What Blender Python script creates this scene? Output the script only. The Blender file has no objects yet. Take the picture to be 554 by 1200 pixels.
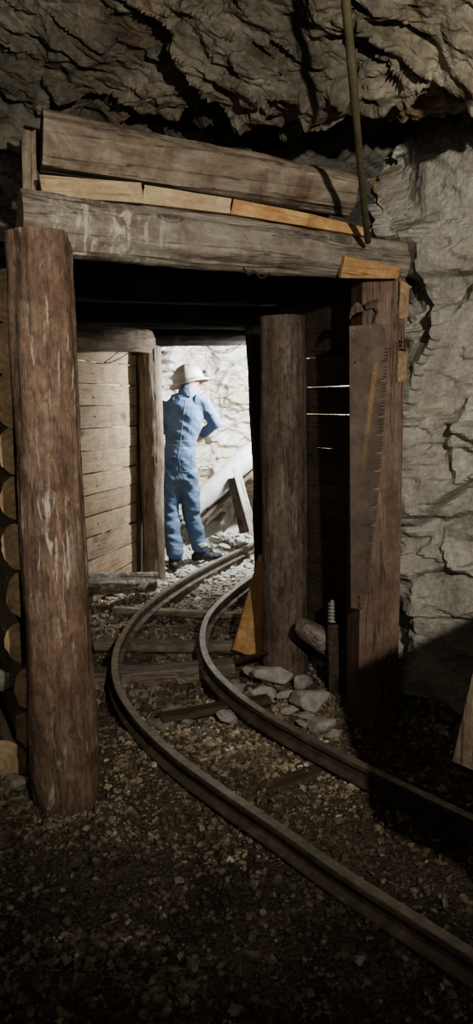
import bpy, bmesh, math, random
import numpy as np
from mathutils import Vector, Matrix
random.seed(7); rng = np.random.default_rng(7)
SC = bpy.context.scene
COL = SC.collection
# ------------------------------------------------------------------ camera
H = 1.55; PITCH = math.radians(9.7); F = 866.0
cam = bpy.data.cameras.new('camera'); camo = bpy.data.objects.new('camera', cam); COL.objects.link(camo)
camo.location = (0, 0, H); camo.rotation_euler = (math.pi/2 - PITCH, 0, 0)
cam.sensor_fit = 'VERTICAL'; cam.sensor_height = 24.0; cam.lens = F/1200*24.0; cam.clip_start = .02
SC.camera = camo
def ray(px, py):
    u = (px-277)/F; v = (600-py)/F
    return Vector((u, math.cos(PITCH)+v*math.sin(PITCH), -math.sin(PITCH)+v*math.cos(PITCH)))
def G(px, py, z=0.0):                       # point of the photo on a level z
    d = ray(px, py); t = (z-H)/d.z; return Vector((d.x*t, d.y*t, z))
def P(px, py, Y):                           # point of the photo at depth Y
    d = ray(px, py); t = Y/d.y; return Vector((d.x*t, Y, H+d.z*t))
def PL(px, py, o, n):                       # point of the photo on a plane
    d = ray(px, py); c = Vector((0, 0, H)); t = (o-c).dot(n)/d.dot(n); return c+d*t
# ------------------------------------------------------------------ noise
def _h(i, j, k, s):
    with np.errstate(over='ignore'):
        a = (i.astype(np.int64).astype(np.uint64)*np.uint64(0x9E3779B97F4A7C15)) ^ (j.astype(np.int64).astype(np.uint64)*np.uint64(0xC2B2AE3D27D4EB4F)) ^ (k.astype(np.int64).astype(np.uint64)*np.uint64(0x165667B19E3779F9)) ^ np.uint64((s*7919+13) & 0xffffffff)
        a ^= a >> np.uint64(29); a *= np.uint64(0xBF58476D1CE4E5B9); a ^= a >> np.uint64(32); a *= np.uint64(0x94D049BB133111EB); a ^= a >> np.uint64(29)
    return (a >> np.uint64(40)).astype(np.float64)/16777216.0
def vnoise(p, s=0):
    f = np.floor(p); r = p-f; r = r*r*(3-2*r); out = 0
    for dx in (0, 1):
        for dy in (0, 1):
            for dz in (0, 1):
                w = (r[:, 0] if dx else 1-r[:, 0])*(r[:, 1] if dy else 1-r[:, 1])*(r[:, 2] if dz else 1-r[:, 2])
                out = out + w*_h(f[:, 0]+dx, f[:, 1]+dy, f[:, 2]+dz, s)
    return out*2-1
def fbm(p, s=0, o=4):
    a = 1; t = 0; q = p.copy()
    for i in range(o):
        t = t+a*vnoise(q, s+i*17); q = q*2.03+5.1; a *= .5
    return t
SOFT = [18.0]
def facet(p, s=0, tilt=1.0):
    f = np.floor(p); n = len(p); best = np.full(n, 1e9); sec = np.full(n, 1e9); h = np.zeros(n); ws = np.full(n, 1e-12)
    for dx in (-1, 0, 1):
        for dy in (-1, 0, 1):
            for dz in (-1, 0, 1):
                i, j, k = f[:, 0]+dx, f[:, 1]+dy, f[:, 2]+dz
                q = np.stack([i+_h(i, j, k, s), j+_h(i, j, k, s+1), k+_h(i, j, k, s+2)], 1)
                d = p-q; dd = (d*d).sum(1)
                g = np.stack([_h(i, j, k, s+4), _h(i, j, k, s+5), _h(i, j, k, s+6)], 1)*2-1
                hh = _h(i, j, k, s+3)*2-1+tilt*(d*g).sum(1)
                m = dd < best
                sec = np.where(m, best, np.minimum(sec, dd)); best = np.where(m, dd, best)
                w = np.exp(-dd*SOFT[0]); h += w*hh; ws += w
    return h/ws, np.sqrt(sec)-np.sqrt(best)
def ss(a, b, x):
    t = np.clip((x-a)/(b-a), 0, 1); return t*t*(3-2*t)
def rockd(p, A=(.16, .07, .028, .01), S=(.75, .28, .10), s=0, dip=0, gr=1.0, soft=18.0):
    SOFT[0] = soft
    if dip:
        c_, s_ = math.cos(dip), math.sin(dip); p = np.stack([(p[:, 0]*c_-p[:, 2]*s_)/1.7, p[:, 1]*.9, (p[:, 0]*s_+p[:, 2]*c_)*1.15], 1)
    w = p + .10*np.stack([fbm(p*2.2, s+40, 3), fbm(p*2.2, s+50, 3), fbm(p*2.2, s+60, 3)], 1)
    a, e1 = facet(w/np.array([S[0], S[0], S[0]*.7]), s, .9)
    b, e2 = facet(w/np.array([S[1]*1.3, S[1]*1.3, S[1]*.7]), s+100, 1.0)
    c, e3 = facet((p+.02*np.stack([fbm(p*9, s+70, 2)]*3, 1))/np.array([S[2]*1.4, S[2]*1.4, S[2]*.7]), s+200, 1.0)
    d = A[0]*a+A[1]*b+A[2]*c+A[3]*fbm(p*22, s+300, 3)
    d -= gr*(A[1]*.45*(1-ss(0, .14, e2)) + A[0]*.35*(1-ss(0, .06, e1)))
    return d
# ------------------------------------------------------------------ materials
def mat(name): 
    m = bpy.data.materials.new(name); m.use_nodes = True; nt = m.node_tree; nt.nodes.clear()
    o = nt.nodes.new('ShaderNodeOutputMaterial'); b = nt.nodes.new('ShaderNodeBsdfPrincipled'); nt.links.new(b.outputs[0], o.inputs[0])
    return m, nt, b
def N(nt, t, **k):
    n = nt.nodes.new('ShaderNode'+t)
    for a, v in k.items():
        if a in n.inputs.keys(): n.inputs[a].default_value = v
        else: setattr(n, a, v)
    return n
def ramp(nt, src, stops):
    r = nt.nodes.new('ShaderNodeValToRGB'); e = r.color_ramp.elements
    while len(e) > 1: e.remove(e[-1])
    e[0].position = stops[0][0]; e[0].color = (*stops[0][1], 1)
    for p, c in stops[1:]: x = e.new(p); x.color = (*c, 1)
    nt.links.new(src, r.inputs[0]); return r.outputs[0]
def mix(nt, f, a, b, mode='MIX'):
    m = nt.nodes.new('ShaderNodeMix'); m.data_type = 'RGBA'; m.blend_type = mode
    for s, v in ((m.inputs[0], f), (m.inputs[6], a), (m.inputs[7], b)):
        if isinstance(v, (int, float)): s.default_value = v
        elif isinstance(v, tuple): s.default_value = (*v, 1)
        else: nt.links.new(v, s)
    return m.outputs[2]
def coords(nt, scale=(1, 1, 1), rnd=True):
    tc = N(nt, 'TexCoord'); v = tc.outputs['Object']
    if rnd:
        oi = N(nt, 'ObjectInfo'); mu = N(nt, 'Math', operation='MULTIPLY'); mu.inputs[1].default_value = 37.0
        nt.links.new(oi.outputs['Random'], mu.inputs[0]); ad = N(nt, 'VectorMath', operation='ADD')
        nt.links.new(v, ad.inputs[0]); nt.links.new(mu.outputs[0], ad.inputs[1]); v = ad.outputs[0]
    mp = N(nt, 'Mapping'); mp.inputs['Scale'].default_value = scale; nt.links.new(v, mp.inputs[0]); return mp.outputs[0]
def noise(nt, v, sc, det=6, rough=.6, dist=0):
    n = N(nt, 'TexNoise', Scale=sc, Detail=det, Roughness=rough, Distortion=dist); nt.links.new(v, n.inputs['Vector']); return n.outputs['Fac']
def bump(nt, b, h, st=.5, d=.01, prev=None):
    n = N(nt, 'Bump', Strength=st, Distance=d); nt.links.new(h, n.inputs['Height'])
    if prev: nt.links.new(prev, n.inputs['Normal'])
    nt.links.new(n.outputs[0], b.inputs['Normal']); return n.outputs[0]
def axisf(nt, ax, a, b_, m=1.0):
    sx = N(nt, 'SeparateXYZ'); tc = N(nt, 'TexCoord'); nt.links.new(tc.outputs['Object'], sx.inputs[0])
    r = N(nt, 'MapRange'); r.inputs[1].default_value = a; r.inputs[2].default_value = b_; r.inputs[4].default_value = m; nt.links.new(sx.outputs[ax], r.inputs[0]); return r.outputs[0]
def rock_mat(name, dark, mid, light, stain=None, rough=.9, bs=1.0, stain_amt=.5, rnd=False, painted_lit_x=False):
    m, nt, b = mat(name); v = coords(nt, rnd=rnd)
    c = ramp(nt, noise(nt, v, 3.2, 8, .65, .4), [(.3, dark), (.5, mid), (.72, light)])
    c2 = ramp(nt, noise(nt, v, 45, 6, .7), [(.25, (.55, .55, .55)), (.6, (1, 1, 1)), (.8, (1.25, 1.25, 1.22))])
    c = mix(nt, 1.0, c, c2, 'MULTIPLY')
    if stain: c = mix(nt, ramp(nt, noise(nt, v, 2.1, 5, .6, .8), [(.52, (0, 0, 0)), (.68, (stain_amt,)*3)]), c, stain)
    if painted_lit_x: c = mix(nt, axisf(nt, 'X', .15, 1.1), c, mix(nt, 1.0, c, (2.4, 2.4, 2.4), 'MULTIPLY'))  # roof brightening on the lamp side, painted into the colour along X
    nt.links.new(c, b.inputs['Base Color']); b.inputs['Roughness'].default_value = rough
    p = bump(nt, b, noise(nt, v, 16, 8, .7, .5), .7*bs, .03)
    bump(nt, b, noise(nt, v, 90, 5, .7), .5*bs, .006, p)
    return m
def wood_mat(name, dark, mid, light, streak=None, streak_amt=.6, knots=True, blotch=(.6, .5, .45), rough=.82, bs=1.0, crack=.6, fine=38, drip=False, mott=.45, ssc=26):
    m, nt, b = mat(name); v = coords(nt); vs = coords(nt, (1, 1, .07))
    c = ramp(nt, noise(nt, vs, fine, 8, .7, .3), [(.2, dark), (.5, mid), (.8, light)])
    c = mix(nt, .45, c, mid)
    c = mix(nt, .85, c, ramp(nt, noise(nt, v, 5.5, 6, .65, .6), [(.35, blotch), (.6, (1, 1, 1))]), 'MULTIPLY')
    oi = N(nt, 'ObjectInfo'); c = mix(nt, .5, c, ramp(nt, oi.outputs['Random'], [(0, (.72, .7, .7)), (1, (1.15, 1.12, 1.1))]), 'MULTIPLY')
    c = mix(nt, mott, c, ramp(nt, noise(nt, coords(nt, (1, 1, .5)), 34, 7, .75, 1.0), [(.32, (.42, .37, .33)), (.5, (.9, .9, .9)), (.66, (1.45, 1.42, 1.4))]), 'MULTIPLY')
    # drying cracks: thin dark lines along the grain
    cv = coords(nt, (1, 1, .035)); w = noise(nt, cv, 16, 4, .6, .2)
    cr = ramp(nt, w, [(.482, (1, 1, 1)), (.495, (1-crack,)*3), (.503, (1-crack,)*3), (.515, (1, 1, 1))]); c = mix(nt, 1.0, c, cr, 'MULTIPLY')
    if streak:
        sv = coords(nt, (1, 1, .11)); f = ramp(nt, noise(nt, sv, ssc, 6, .75, .7), [(.56, (0, 0, 0)), (.63, (streak_amt,)*3)])
        g = ramp(nt, noise(nt, v, 3.0, 3, .5), [(.46, (0, 0, 0)), (.6, (1, 1, 1))]); f = mix(nt, 1.0, f, g, 'MULTIPLY'); c = mix(nt, f, c, streak)
    if drip:
        dv = coords(nt, (1, .12, 1)); f = ramp(nt, noise(nt, dv, 30, 5, .75, .6), [(.52, (0, 0, 0)), (.60, (.75,)*3)])
        sx = N(nt, 'SeparateXYZ'); tc = N(nt, 'TexCoord'); nt.links.new(tc.outputs['Object'], sx.inputs[0]); g = ramp(nt, sx.outputs['Z'], [(.06, (0, 0, 0)), (.12, (1, 1, 1)), (.38, (1, 1, 1)), (.6, (0, 0, 0))]); f = mix(nt, 1.0, f, g, 'MULTIPLY'); c = mix(nt, f, c, (.58, .53, .44))
    if knots:
        kv = coords(nt, (1, 1, .55)); vo = N(nt, 'TexVoronoi', Scale=4.2); nt.links.new(kv, vo.inputs['Vector'])
        k = ramp(nt, vo.outputs['Distance'], [(.0, (.25,)*3), (.07, (.4,)*3), (.09, (.8,)*3), (.11, (.45,)*3), (.14, (1,)*3)]); c = mix(nt, .9, c, k, 'MULTIPLY')
    nt.links.new(c, b.inputs['Base Color']); b.inputs['Roughness'].default_value = rough
    p = bump(nt, b, noise(nt, vs, fine*1.3, 8, .75, .3), .6*bs, .008)
    p = bump(nt, b, noise(nt, v, 22, 6, .7), .45*bs, .01, p); bump(nt, b, cr, .5*crack, .008, p)
    return m
def end_mat(name, dark, light, rings=70):
    m, nt, b = mat(name); tc = N(nt, 'TexCoord'); mp = N(nt, 'Mapping'); mp.inputs['Scale'].default_value = (1, 1, 0); nt.links.new(tc.outputs['Object'], mp.inputs[0])
    w = N(nt, 'TexWave', wave_type='RINGS', rings_direction='SPHERICAL', Scale=rings/6.28, Distortion=1.2, Detail=2.0); w.inputs['Detail Scale'].default_value = 1.5
    nt.links.new(mp.outputs[0], w.inputs['Vector'])
    c = ramp(nt, w.outputs['Fac'], [(0, tuple(.72*a+.28*b_ for a, b_ in zip(light, dark))), (1, light)])
    v = coords(nt); c = mix(nt, .9, c, ramp(nt, noise(nt, v, 11, 7, .7), [(.3, (.45, .4, .36)), (.6, (1, 1, 1))]), 'MULTIPLY')
    nt.links.new(c, b.inputs['Base Color']); b.inputs['Roughness'].default_value = .85
    bump(nt, b, noise(nt, v, 60, 6, .7), .5, .006); return m
def metal_mat(name, a, b_, c_, rough=(.35, .7), met=.6, sc=30, bs=.5):
    m, nt, b = mat(name); v = coords(nt, rnd=False); n1 = noise(nt, v, sc, 7, .7)
    c = ramp(nt, n1, [(.3, a), (.52, b_), (.75, c_)]); nt.links.new(c, b.inputs['Base Color'])
    r = ramp(nt, n1, [(.3, (rough[1],)*3), (.7, (rough[0],)*3)]); nt.links.new(r, b.inputs['Roughness']); b.inputs['Metallic'].default_value = met
    bump(nt, b, noise(nt, v, sc*3, 5, .7), bs, .003); return m
def cloth_mat(name, a, b_, rough=.85, sc=6):
    m, nt, b = mat(name); v = coords(nt, rnd=False)
    c = ramp(nt, noise(nt, v, sc, 5, .6), [(.35, a), (.65, b_)]); nt.links.new(c, b.inputs['Base Color']); b.inputs['Roughness'].default_value = rough
    p = bump(nt, b, noise(nt, v, 9, 3, .5, .6), .5, .03); bump(nt, b, noise(nt, v, 350, 2, .5), .25, .001, p); return m
M = {}
M['rock_wall'] = rock_mat('grey_limestone', (.36, .34, .295), (.50, .475, .415), (.60, .575, .51), (.30, .26, .20), .85, .8, .25)
M['rock_roof'] = rock_mat('brown_grey_roof_rock', (.055, .047, .034), (.14, .125, .094), (.29, .262, .21), (.20, .11, .045), .55, 1.0, .5, painted_lit_x=True)
M['rock_front'] = rock_mat('dark_grey_rubbly_rock', (.10, .095, .08), (.20, .19, .165), (.32, .305, .27), None, .8)
M['rock_back'] = rock_mat('pale_ore_rock', (.27, .24, .18), (.56, .53, .46), (.78, .76, .70), (.50, .34, .12), .8, 1.0, .75)
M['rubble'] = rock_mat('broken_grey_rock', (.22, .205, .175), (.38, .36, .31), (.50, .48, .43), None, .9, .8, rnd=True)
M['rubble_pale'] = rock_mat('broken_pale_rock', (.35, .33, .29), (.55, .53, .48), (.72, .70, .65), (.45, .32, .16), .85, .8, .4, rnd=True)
M['post_red'] = wood_mat('reddish_brown_debarked_log', (.11, .075, .052), (.235, .165, .12), (.35, .27, .205), (.50, .47, .41), .8, bs=1.1, fine=30, mott=.85, ssc=34, crack=.35)
M['post_dark'] = wood_mat('dark_weathered_log', (.10, .08, .06), (.22, .175, .14), (.34, .29, .24), (.38, .35, .31), .45, mott=.7, crack=.5)
M['post_grey'] = wood_mat('grey_brown_log', (.09, .07, .05), (.21, .165, .12), (.34, .28, .21), (.48, .43, .34), .55)
M['sawn_brown'] = wood_mat('red_brown_squared_timber', (.11, .075, .056), (.21, .145, .11), (.32, .24, .19), (.36, .31, .27), .35, rough=.7)
M['cap_grey'] = wood_mat('silver_grey_cap_log', (.15, .135, .115), (.30, .27, .23), (.43, .40, .345), (.55, .50, .40), .55, blotch=(.5, .43, .38), fine=34, drip=True)
M['slab_log'] = wood_mat('scaly_half_log', (.13, .105, .08), (.30, .255, .20), (.44, .40, .32), (.46, .41, .33), .5, blotch=(.42, .3, .25), fine=26)
M['board_pale'] = wood_mat('pale_sawn_board', (.27, .20, .125), (.37, .285, .19), (.45, .365, .25), None, knots=True, blotch=(.72, .66, .58), bs=.5, crack=.3)
M['board_tan'] = wood_mat('tan_packing_board', (.34, .26, .16), (.48, .38, .25), (.58, .48, .34), None, blotch=(.7, .62, .54), bs=.5, crack=.3)
M['board_orange'] = wood_mat('fresh_orange_board', (.38, .23, .11), (.56, .36, .18), (.68, .47, .26), None, blotch=(.62, .5, .42), bs=.5, crack=.3)
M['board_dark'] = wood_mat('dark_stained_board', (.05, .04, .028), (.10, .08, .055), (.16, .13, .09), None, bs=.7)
M['fresh_chop'] = wood_mat('freshly_chopped_wood', (.33, .20, .10), (.46, .29, .15), (.55, .37, .20), None, knots=False, blotch=(.7, .6, .5), bs=.7)
M['end'] = end_mat('sawn_log_end', (.16, .10, .06), (.42, .315, .20))
M['end_dark'] = end_mat('weathered_log_end', (.08, .06, .045), (.22, .18, .14))
M['tie'] = wood_mat('dusty_sleeper_log', (.17, .145, .115), (.30, .26, .21), (.42, .37, .31), None, blotch=(.5, .45, .4))
M['tie_pale'] = wood_mat('dusty_white_board', (.45, .42, .36), (.6, .57, .5), (.7, .67, .6), None, bs=.4)
M['shade_black'] = wood_mat('shade_black_log', (.018, .015, .012), (.035, .029, .023), (.055, .046, .037), None, bs=.7)  # black logs: the shade among the inner timbers put into the wood colour
M['rail'] = metal_mat('dusty_rusted_rail_steel', (.07, .055, .04), (.15, .12, .09), (.27, .23, .18), (.45, .8), .35, 14)
M['railtop'] = metal_mat('worn_rail_head', (.20, .18, .14), (.32, .29, .24), (.42, .39, .34), (.3, .5), .55, 20)
M['iron'] = metal_mat('old_iron', (.03, .025, .02), (.09, .065, .05), (.16, .12, .09), (.4, .8), .6)
M['saw'] = metal_mat('rusty_saw_steel', (.075, .052, .04), (.125, .088, .07), (.19, .14, .11), (.5, .8), .1, 9)
M['rubber'] = metal_mat('olive_hose_rubber', (.05, .045, .025), (.09, .08, .045), (.14, .13, .08), (.5, .8), 0, 18)
M['wire'] = metal_mat('dark_wire', (.02, .02, .015), (.04, .035, .03), (.06, .05, .04), (.5, .8), .2)
M['denim'] = cloth_mat('blue_work_cloth', (.07, .115, .20), (.125, .185, .28))
M['denim_seam'] = cloth_mat('pale_blue_seam', (.17, .23, .33), (.24, .30, .40))
M['boot'] = cloth_mat('black_boot_leather', (.015, .015, .018), (.04, .04, .045), .6)
M['skin'] = cloth_mat('skin', (.30, .15, .10), (.38, .20, .14), .55)
M['hair'] = cloth_mat('grey_hair', (.10, .09, .08), (.2, .18, .16), .7, 40)
M['helmet'] = metal_mat('dusty_white_helmet', (.25, .24, .21), (.36, .345, .30), (.44, .42, .37), (.4, .7), 0, 12, .2)
M['black'] = metal_mat('black_plastic', (.01, .01, .01), (.02, .02, .02), (.035, .035, .035), (.4, .7), 0)
M['ceramic'] = metal_mat('glazed_ceramic', (.2, .19, .18), (.3, .29, .28), (.4, .39, .37), (.2, .4), 0)
M['galv'] = metal_mat('dusty_grey_trough', (.34, .34, .32), (.50, .50, .48), (.62, .62, .60), (.4, .7), .1, 9)
gm, nt, b = mat('damp_gravel_ground'); v = coords(nt, rnd=False)
vo = N(nt, 'TexVoronoi', Scale=70); nt.links.new(v, vo.inputs['Vector'])
c = ramp(nt, noise(nt, v, 2.6, 7, .65, .5), [(.32, (.03, .023, .015)), (.5, (.075, .06, .042)), (.68, (.13, .11, .085))])
c = mix(nt, .8, c, ramp(nt, vo.outputs['Color'], [(.1, (.45, .42, .38)), (.9, (1.4, 1.35, 1.3))]), 'MULTIPLY')
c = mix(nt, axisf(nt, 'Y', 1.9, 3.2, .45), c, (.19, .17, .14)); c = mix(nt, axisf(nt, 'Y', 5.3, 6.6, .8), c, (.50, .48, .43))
nt.links.new(c, b.inputs['Base Color']); b.inputs['Roughness'].default_value = .9
p_ = bump(nt, b, vo.outputs['Distance'], .8, -.012); bump(nt, b, noise(nt, v, 30, 7, .7), .7, .015, p_); M['ground'] = gm
gm, nt, b = mat('small_gravel'); tc = N(nt, 'TexCoord')
vo = N(nt, 'TexVoronoi', Scale=45); nt.links.new(tc.outputs['Object'], vo.inputs['Vector'])
c = ramp(nt, vo.outputs['Color'], [(.1, (.042, .031, .018)), (.5, (.11, .088, .058)), (.85, (.22, .19, .145)), (.97, (.42, .38, .31))])
c = mix(nt, .8, c, ramp(nt, noise(nt, tc.outputs['Object'], 2.1, 4, .6), [(.38, (.4, .36, .3)), (.62, (1.3, 1.3, 1.3))]), 'MULTIPLY')
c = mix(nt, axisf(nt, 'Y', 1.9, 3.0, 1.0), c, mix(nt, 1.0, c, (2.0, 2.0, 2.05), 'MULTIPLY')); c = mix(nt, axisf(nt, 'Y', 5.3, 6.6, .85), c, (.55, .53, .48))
nt.links.new(c, b.inputs['Base Color']); b.inputs['Roughness'].default_value = .85; M['gravel'] = gm
# ------------------------------------------------------------------ object helpers
def tag(o, label=None, cat=None, group=None, kind=None):
    if label: o['label'] = label
    if cat: o['category'] = cat
    if group: o['group'] = group
    if kind: o['kind'] = kind
    elif cat: o['kind'] = 'thing'
    return o
def link(name, me, mats, parent=None, mw=None, smooth=True):
    o = bpy.data.objects.new(name, me); COL.objects.link(o)
    for m in (mats if isinstance(mats, (list, tuple)) else [mats]): me.materials.append(M[m])
    if mw is not None: o.matrix_world = mw
    if parent is not None:
        o.parent = parent; o.matrix_parent_inverse = pmat(parent).inverted()
    me.polygons.foreach_set('use_smooth', [smooth]*len(me.polygons)); me.update(); return o
def pmat(o):
    m = o.matrix_basis.copy()
    if o.parent: m = pmat(o.parent) @ o.matrix_parent_inverse @ m
    return m
def empty(name, loc, label, cat, group=None):
    o = bpy.data.objects.new(name, None); COL.objects.link(o); o.location = loc; o.empty_display_size = .1
    return tag(o, label, cat, group)
def me_from(v, f, name='m'):
    me = bpy.data.meshes.new(name); me.from_pydata([tuple(a) for a in v], [], [tuple(int(i) for i in a) for a in f]); me.update(); return me
def gridmesh(V, nu, nv, name='m'):
    me = bpy.data.meshes.new(name); n = nu*nv; me.vertices.add(n); me.vertices.foreach_set('co', V.astype(np.float32).ravel())
    i = np.arange(nu-1)[:, None]; j = np.arange(nv-1)[None, :]; a = (i*nv+j).ravel(); q = np.stack([a, a+nv, a+nv+1, a+1], 1)
    me.loops.add(q.size); me.polygons.add(len(q)); me.loops.foreach_set('vertex_index', q.ravel().astype(np.int32))
    me.polygons.foreach_set('loop_start', (np.arange(len(q))*4).astype(np.int32)); me.update(calc_edges=True); return me
def frame(p0, p1, ref=(0, 0, 1)):
    z = (Vector(p1)-Vector(p0)).normalized(); r = Vector(ref); x = r-z*r.dot(z)
    if x.length < 1e-3: x = Vector((1, 0, 0))-z*z.x
    x.normalize(); y = z.cross(x); m = Matrix((x, y, z)).transposed().to_4x4(); m.translation = Vector(p0); return m
LS = [0]
def log(name, p0, p1, r0, r1=None, m='post_grey', em='end', parent=None, ref=(0, 0, 1), flats=(), knots=(), seg=56, rough=.006, bow=0, cut0=0, cut1=0, ridge=.0025, taper0=0):
    """a tree trunk piece: local Z runs along it; flats = (world normal, distance) sawn faces"""
    r1 = r0 if r1 is None else r1; p0 = Vector(p0); p1 = Vector(p1); L = (p1-p0).length; mw = frame(p0, p1, ref); rot = mw.to_3x3().inverted(); LS[0] += 1; s = LS[0]*11
    rows = max(8, int(L/.022)); t = np.linspace(0, 1, rows+1); a = np.arange(seg)/seg*2*np.pi
    T, A = np.meshgrid(t, a, indexing='ij'); R = r0+(r1-r0)*T; z = T*L
    X = np.cos(A); Yv = np.sin(A)
    q = np.stack([X.ravel()*2.2, Yv.ravel()*2.2, z.ravel()*3+s], 1); q2 = np.stack([X.ravel()*9, Yv.ravel()*9, z.ravel()*1.2+s], 1); q3 = np.stack([X.ravel()*R.ravel()*30, Yv.ravel()*R.ravel()*30, z.ravel()*22+s], 1)
    D = (rough*fbm(q, s, 3)+ridge*fbm(q2, s+3, 3)+ridge*.6*fbm(q3, s+5, 2)).reshape(R.shape)
    for ka, kt, ks in knots:
        da = np.angle(np.exp(1j*(A-ka)))*R; dz = z-kt*L; dd = np.sqrt(da**2+(dz*.8)**2)/ks
        D = D+ks*.42*np.exp(-dd**2*1.2)-ks*.3*np.exp(-(dd*2.6)**2)
    R = R+D
    if taper0: R = R*(1-taper0*np.exp(-z/.06))
    x = R*X+bow*np.sin(np.pi*T); y = R*Yv
    for n, d in flats:
        nl = rot @ Vector(n); nx, ny = nl.x, nl.y; l = math.hypot(nx, ny); nx /= l; ny /= l
        e = x*nx+y*ny-(d+.0015*fbm(q2, s+9, 2).reshape(x.shape)); e = np.maximum(e, 0); x = x-e*nx; y = y-e*ny
    z = z + cut0*x*(1-T)/max(r0, .01)*r0 + cut1*x*T
    V = np.stack([x.ravel(), y.ravel(), z.ravel()], 1); V = np.vstack([V, [[x[0].mean(), y[0].mean(), z[0].mean()], [x[-1].mean(), y[-1].mean(), z[-1].mean()]]])
    f = []; n = seg; c0 = len(V)-2; c1 = len(V)-1
    for i in range(rows):
        for j in range(n): k = (j+1) % n; f.append((i*n+j, i*n+k, (i+1)*n+k, (i+1)*n+j))
    side = len(f)
    for j in range(n): k = (j+1) % n; f.append((k, j, c0)); f.append((rows*n+j, rows*n+k, c1))
    me = me_from(V, f, name); o = link(name, me, [m, em], parent, mw)
    idx = np.zeros(len(f), np.int32); idx[side:] = 1; me.polygons.foreach_set('material_index', idx)
    sm = np.ones(len(f), bool); sm[side:] = False; me.polygons.foreach_set('use_smooth', sm); me.set_sharp_from_angle(angle=math.radians(38)); me.update(); return o
def plank(name, p0, p1, w, t, up=(0, 0, 1), m='board_pale', em='end', parent=None, rough=.002, w1=None, warp=.004, jag=.004):
    """a sawn board: local Z along its length, local X along 'up' (its width w), thickness t"""
    w1 = w if w1 is None else w1; p0 = Vector(p0); p1 = Vector(p1); L = (p1-p0).length; mw = frame(p0, p1, up); LS[0] += 1; s = LS[0]*7
    bx = .0035; prof = []
    nu = 9; nt_ = 3
    xs = np.linspace(-1, 1, nu); ring = [(x, -1) for x in xs]+[(1, y) for y in (-.4, .4)]+[(x, 1) for x in xs[::-1]]+[(-1, y) for y in (.4, -.4)]
    n = len(ring); rows = max(5, int(L/.03)); V = []; 
    T = np.linspace(0, 1, rows+1); Q = []
    for i, t_ in enumerate(T):
        W = (w+(w1-w)*t_)/2
        for k, (a, b_) in enumerate(ring):
            V.append([a*W*(1 if abs(b_) < 1 or abs(a) < 1 else .985), b_*t/2*(1 if abs(a) < 1 or abs(b_) < 1 else .9), t_*L])
    V = np.array(V); q = V*np.array([14, 14, 3.5])+s; V[:, 0] += rough*1.4*fbm(q, s, 3)*np.abs(V[:, 0])/(w/2); V[:, 1] += rough*fbm(q*1.3, s+3, 3)+warp*vnoise(np.stack([V[:, 2]*1.5+s, V[:, 0]*3, V[:, 0]*0], 1), s)
    e = jag*fbm(np.stack([V[:, 0]*40, V[:, 0]*0+s, V[:, 1]*20], 1), s, 2); V[:, 2] += np.where(V[:, 2] < .001, e, 0)+np.where(V[:, 2] > L-.001, e, 0)
    c = [V[:n].mean(0), V[-n:].mean(0)]; V = np.vstack([V, c]); f = []
    for i in range(rows):
        for j in range(n): k = (j+1) % n; f.append((i*n+j, i*n+k, (i+1)*n+k, (i+1)*n+j))
    side = len(f); c0 = len(V)-2
    for j in range(n): k = (j+1) % n; f.append((k, j, c0)); f.append((rows*n+j, rows*n+k, c0+1))
    me = me_from(V, f, name); bm = bmesh.new(); bm.from_mesh(me); bmesh.ops.recalc_face_normals(bm, faces=bm.faces); bm.to_mesh(me); bm.free()
    o = link(name, me, [m, em], parent, mw); idx = np.zeros(len(f), np.int32); idx[side:] = 1; me.polygons.foreach_set('material_index', idx)
    me.set_sharp_from_angle(angle=math.radians(35)); return o
def tube(name, pts, r, m, parent=None, seg=12, cap=True, mw=None):
    pts = [Vector(p) for p in pts]; rs = r if isinstance(r, (list, tuple)) else [r]*len(pts); V = []; f = []; up = None
    for i, p in enumerate(pts):
        d = (pts[min(i+1, len(pts)-1)]-pts[max(i-1, 0)]).normalized()
        if up is None: up = d.orthogonal().normalized()
        up = (up-d*up.dot(d)).normalized(); s = d.cross(up)
        for k in range(seg): a = 2*math.pi*k/seg; V.append(p+up*math.cos(a)*rs[i]+s*math.sin(a)*rs[i])
    for i in range(len(pts)-1):
        for k in range(seg): l = (k+1) % seg; f.append((i*seg+k, i*seg+l, (i+1)*seg+l, (i+1)*seg+k))
    if cap: f.append(tuple(range(seg))[::-1]); f.append(tuple(range((len(pts)-1)*seg, len(pts)*seg)))
    return link(name, me_from(V, f, name), m, parent, mw)
def smoothpath(pts, n=12):
    pts = [Vector(p) for p in pts]; q = [pts[0]*2-pts[1]]+pts+[pts[-1]*2-pts[-2]]; out = []
    for i in range(1, len(q)-2):
        for k in range(n):
            t = k/n; a, b_, c_, d = q[i-1], q[i], q[i+1], q[i+2]
            out.append(.5*((2*b_)+(c_-a)*t+(2*a-5*b_+4*c_-d)*t*t+(3*b_-a-3*c_+d)*t**3))
    out.append(pts[-1]); return out
def box_bm(bm, c, s, rot=None, bev=.0):
    g = bmesh.ops.create_cube(bm, size=1); vs = g['verts']
    mt = Matrix.Translation(Vector(c)) @ (rot.to_4x4() if rot else Matrix.Identity(4)) @ Matrix.Diagonal((*s, 1)); bmesh.ops.transform(bm, matrix=mt, verts=vs); return vs
def bm_obj(name, bm, m, parent=None, smooth=False, bev=0, mw=None):
    if bev: bmesh.ops.bevel(bm, geom=list(bm.edges), offset=bev, segments=2, affect='EDGES', clamp_overlap=True)
    me = bpy.data.meshes.new(name); bm.to_mesh(me); bm.free(); return link(name, me, m, parent, mw, smooth)
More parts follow.
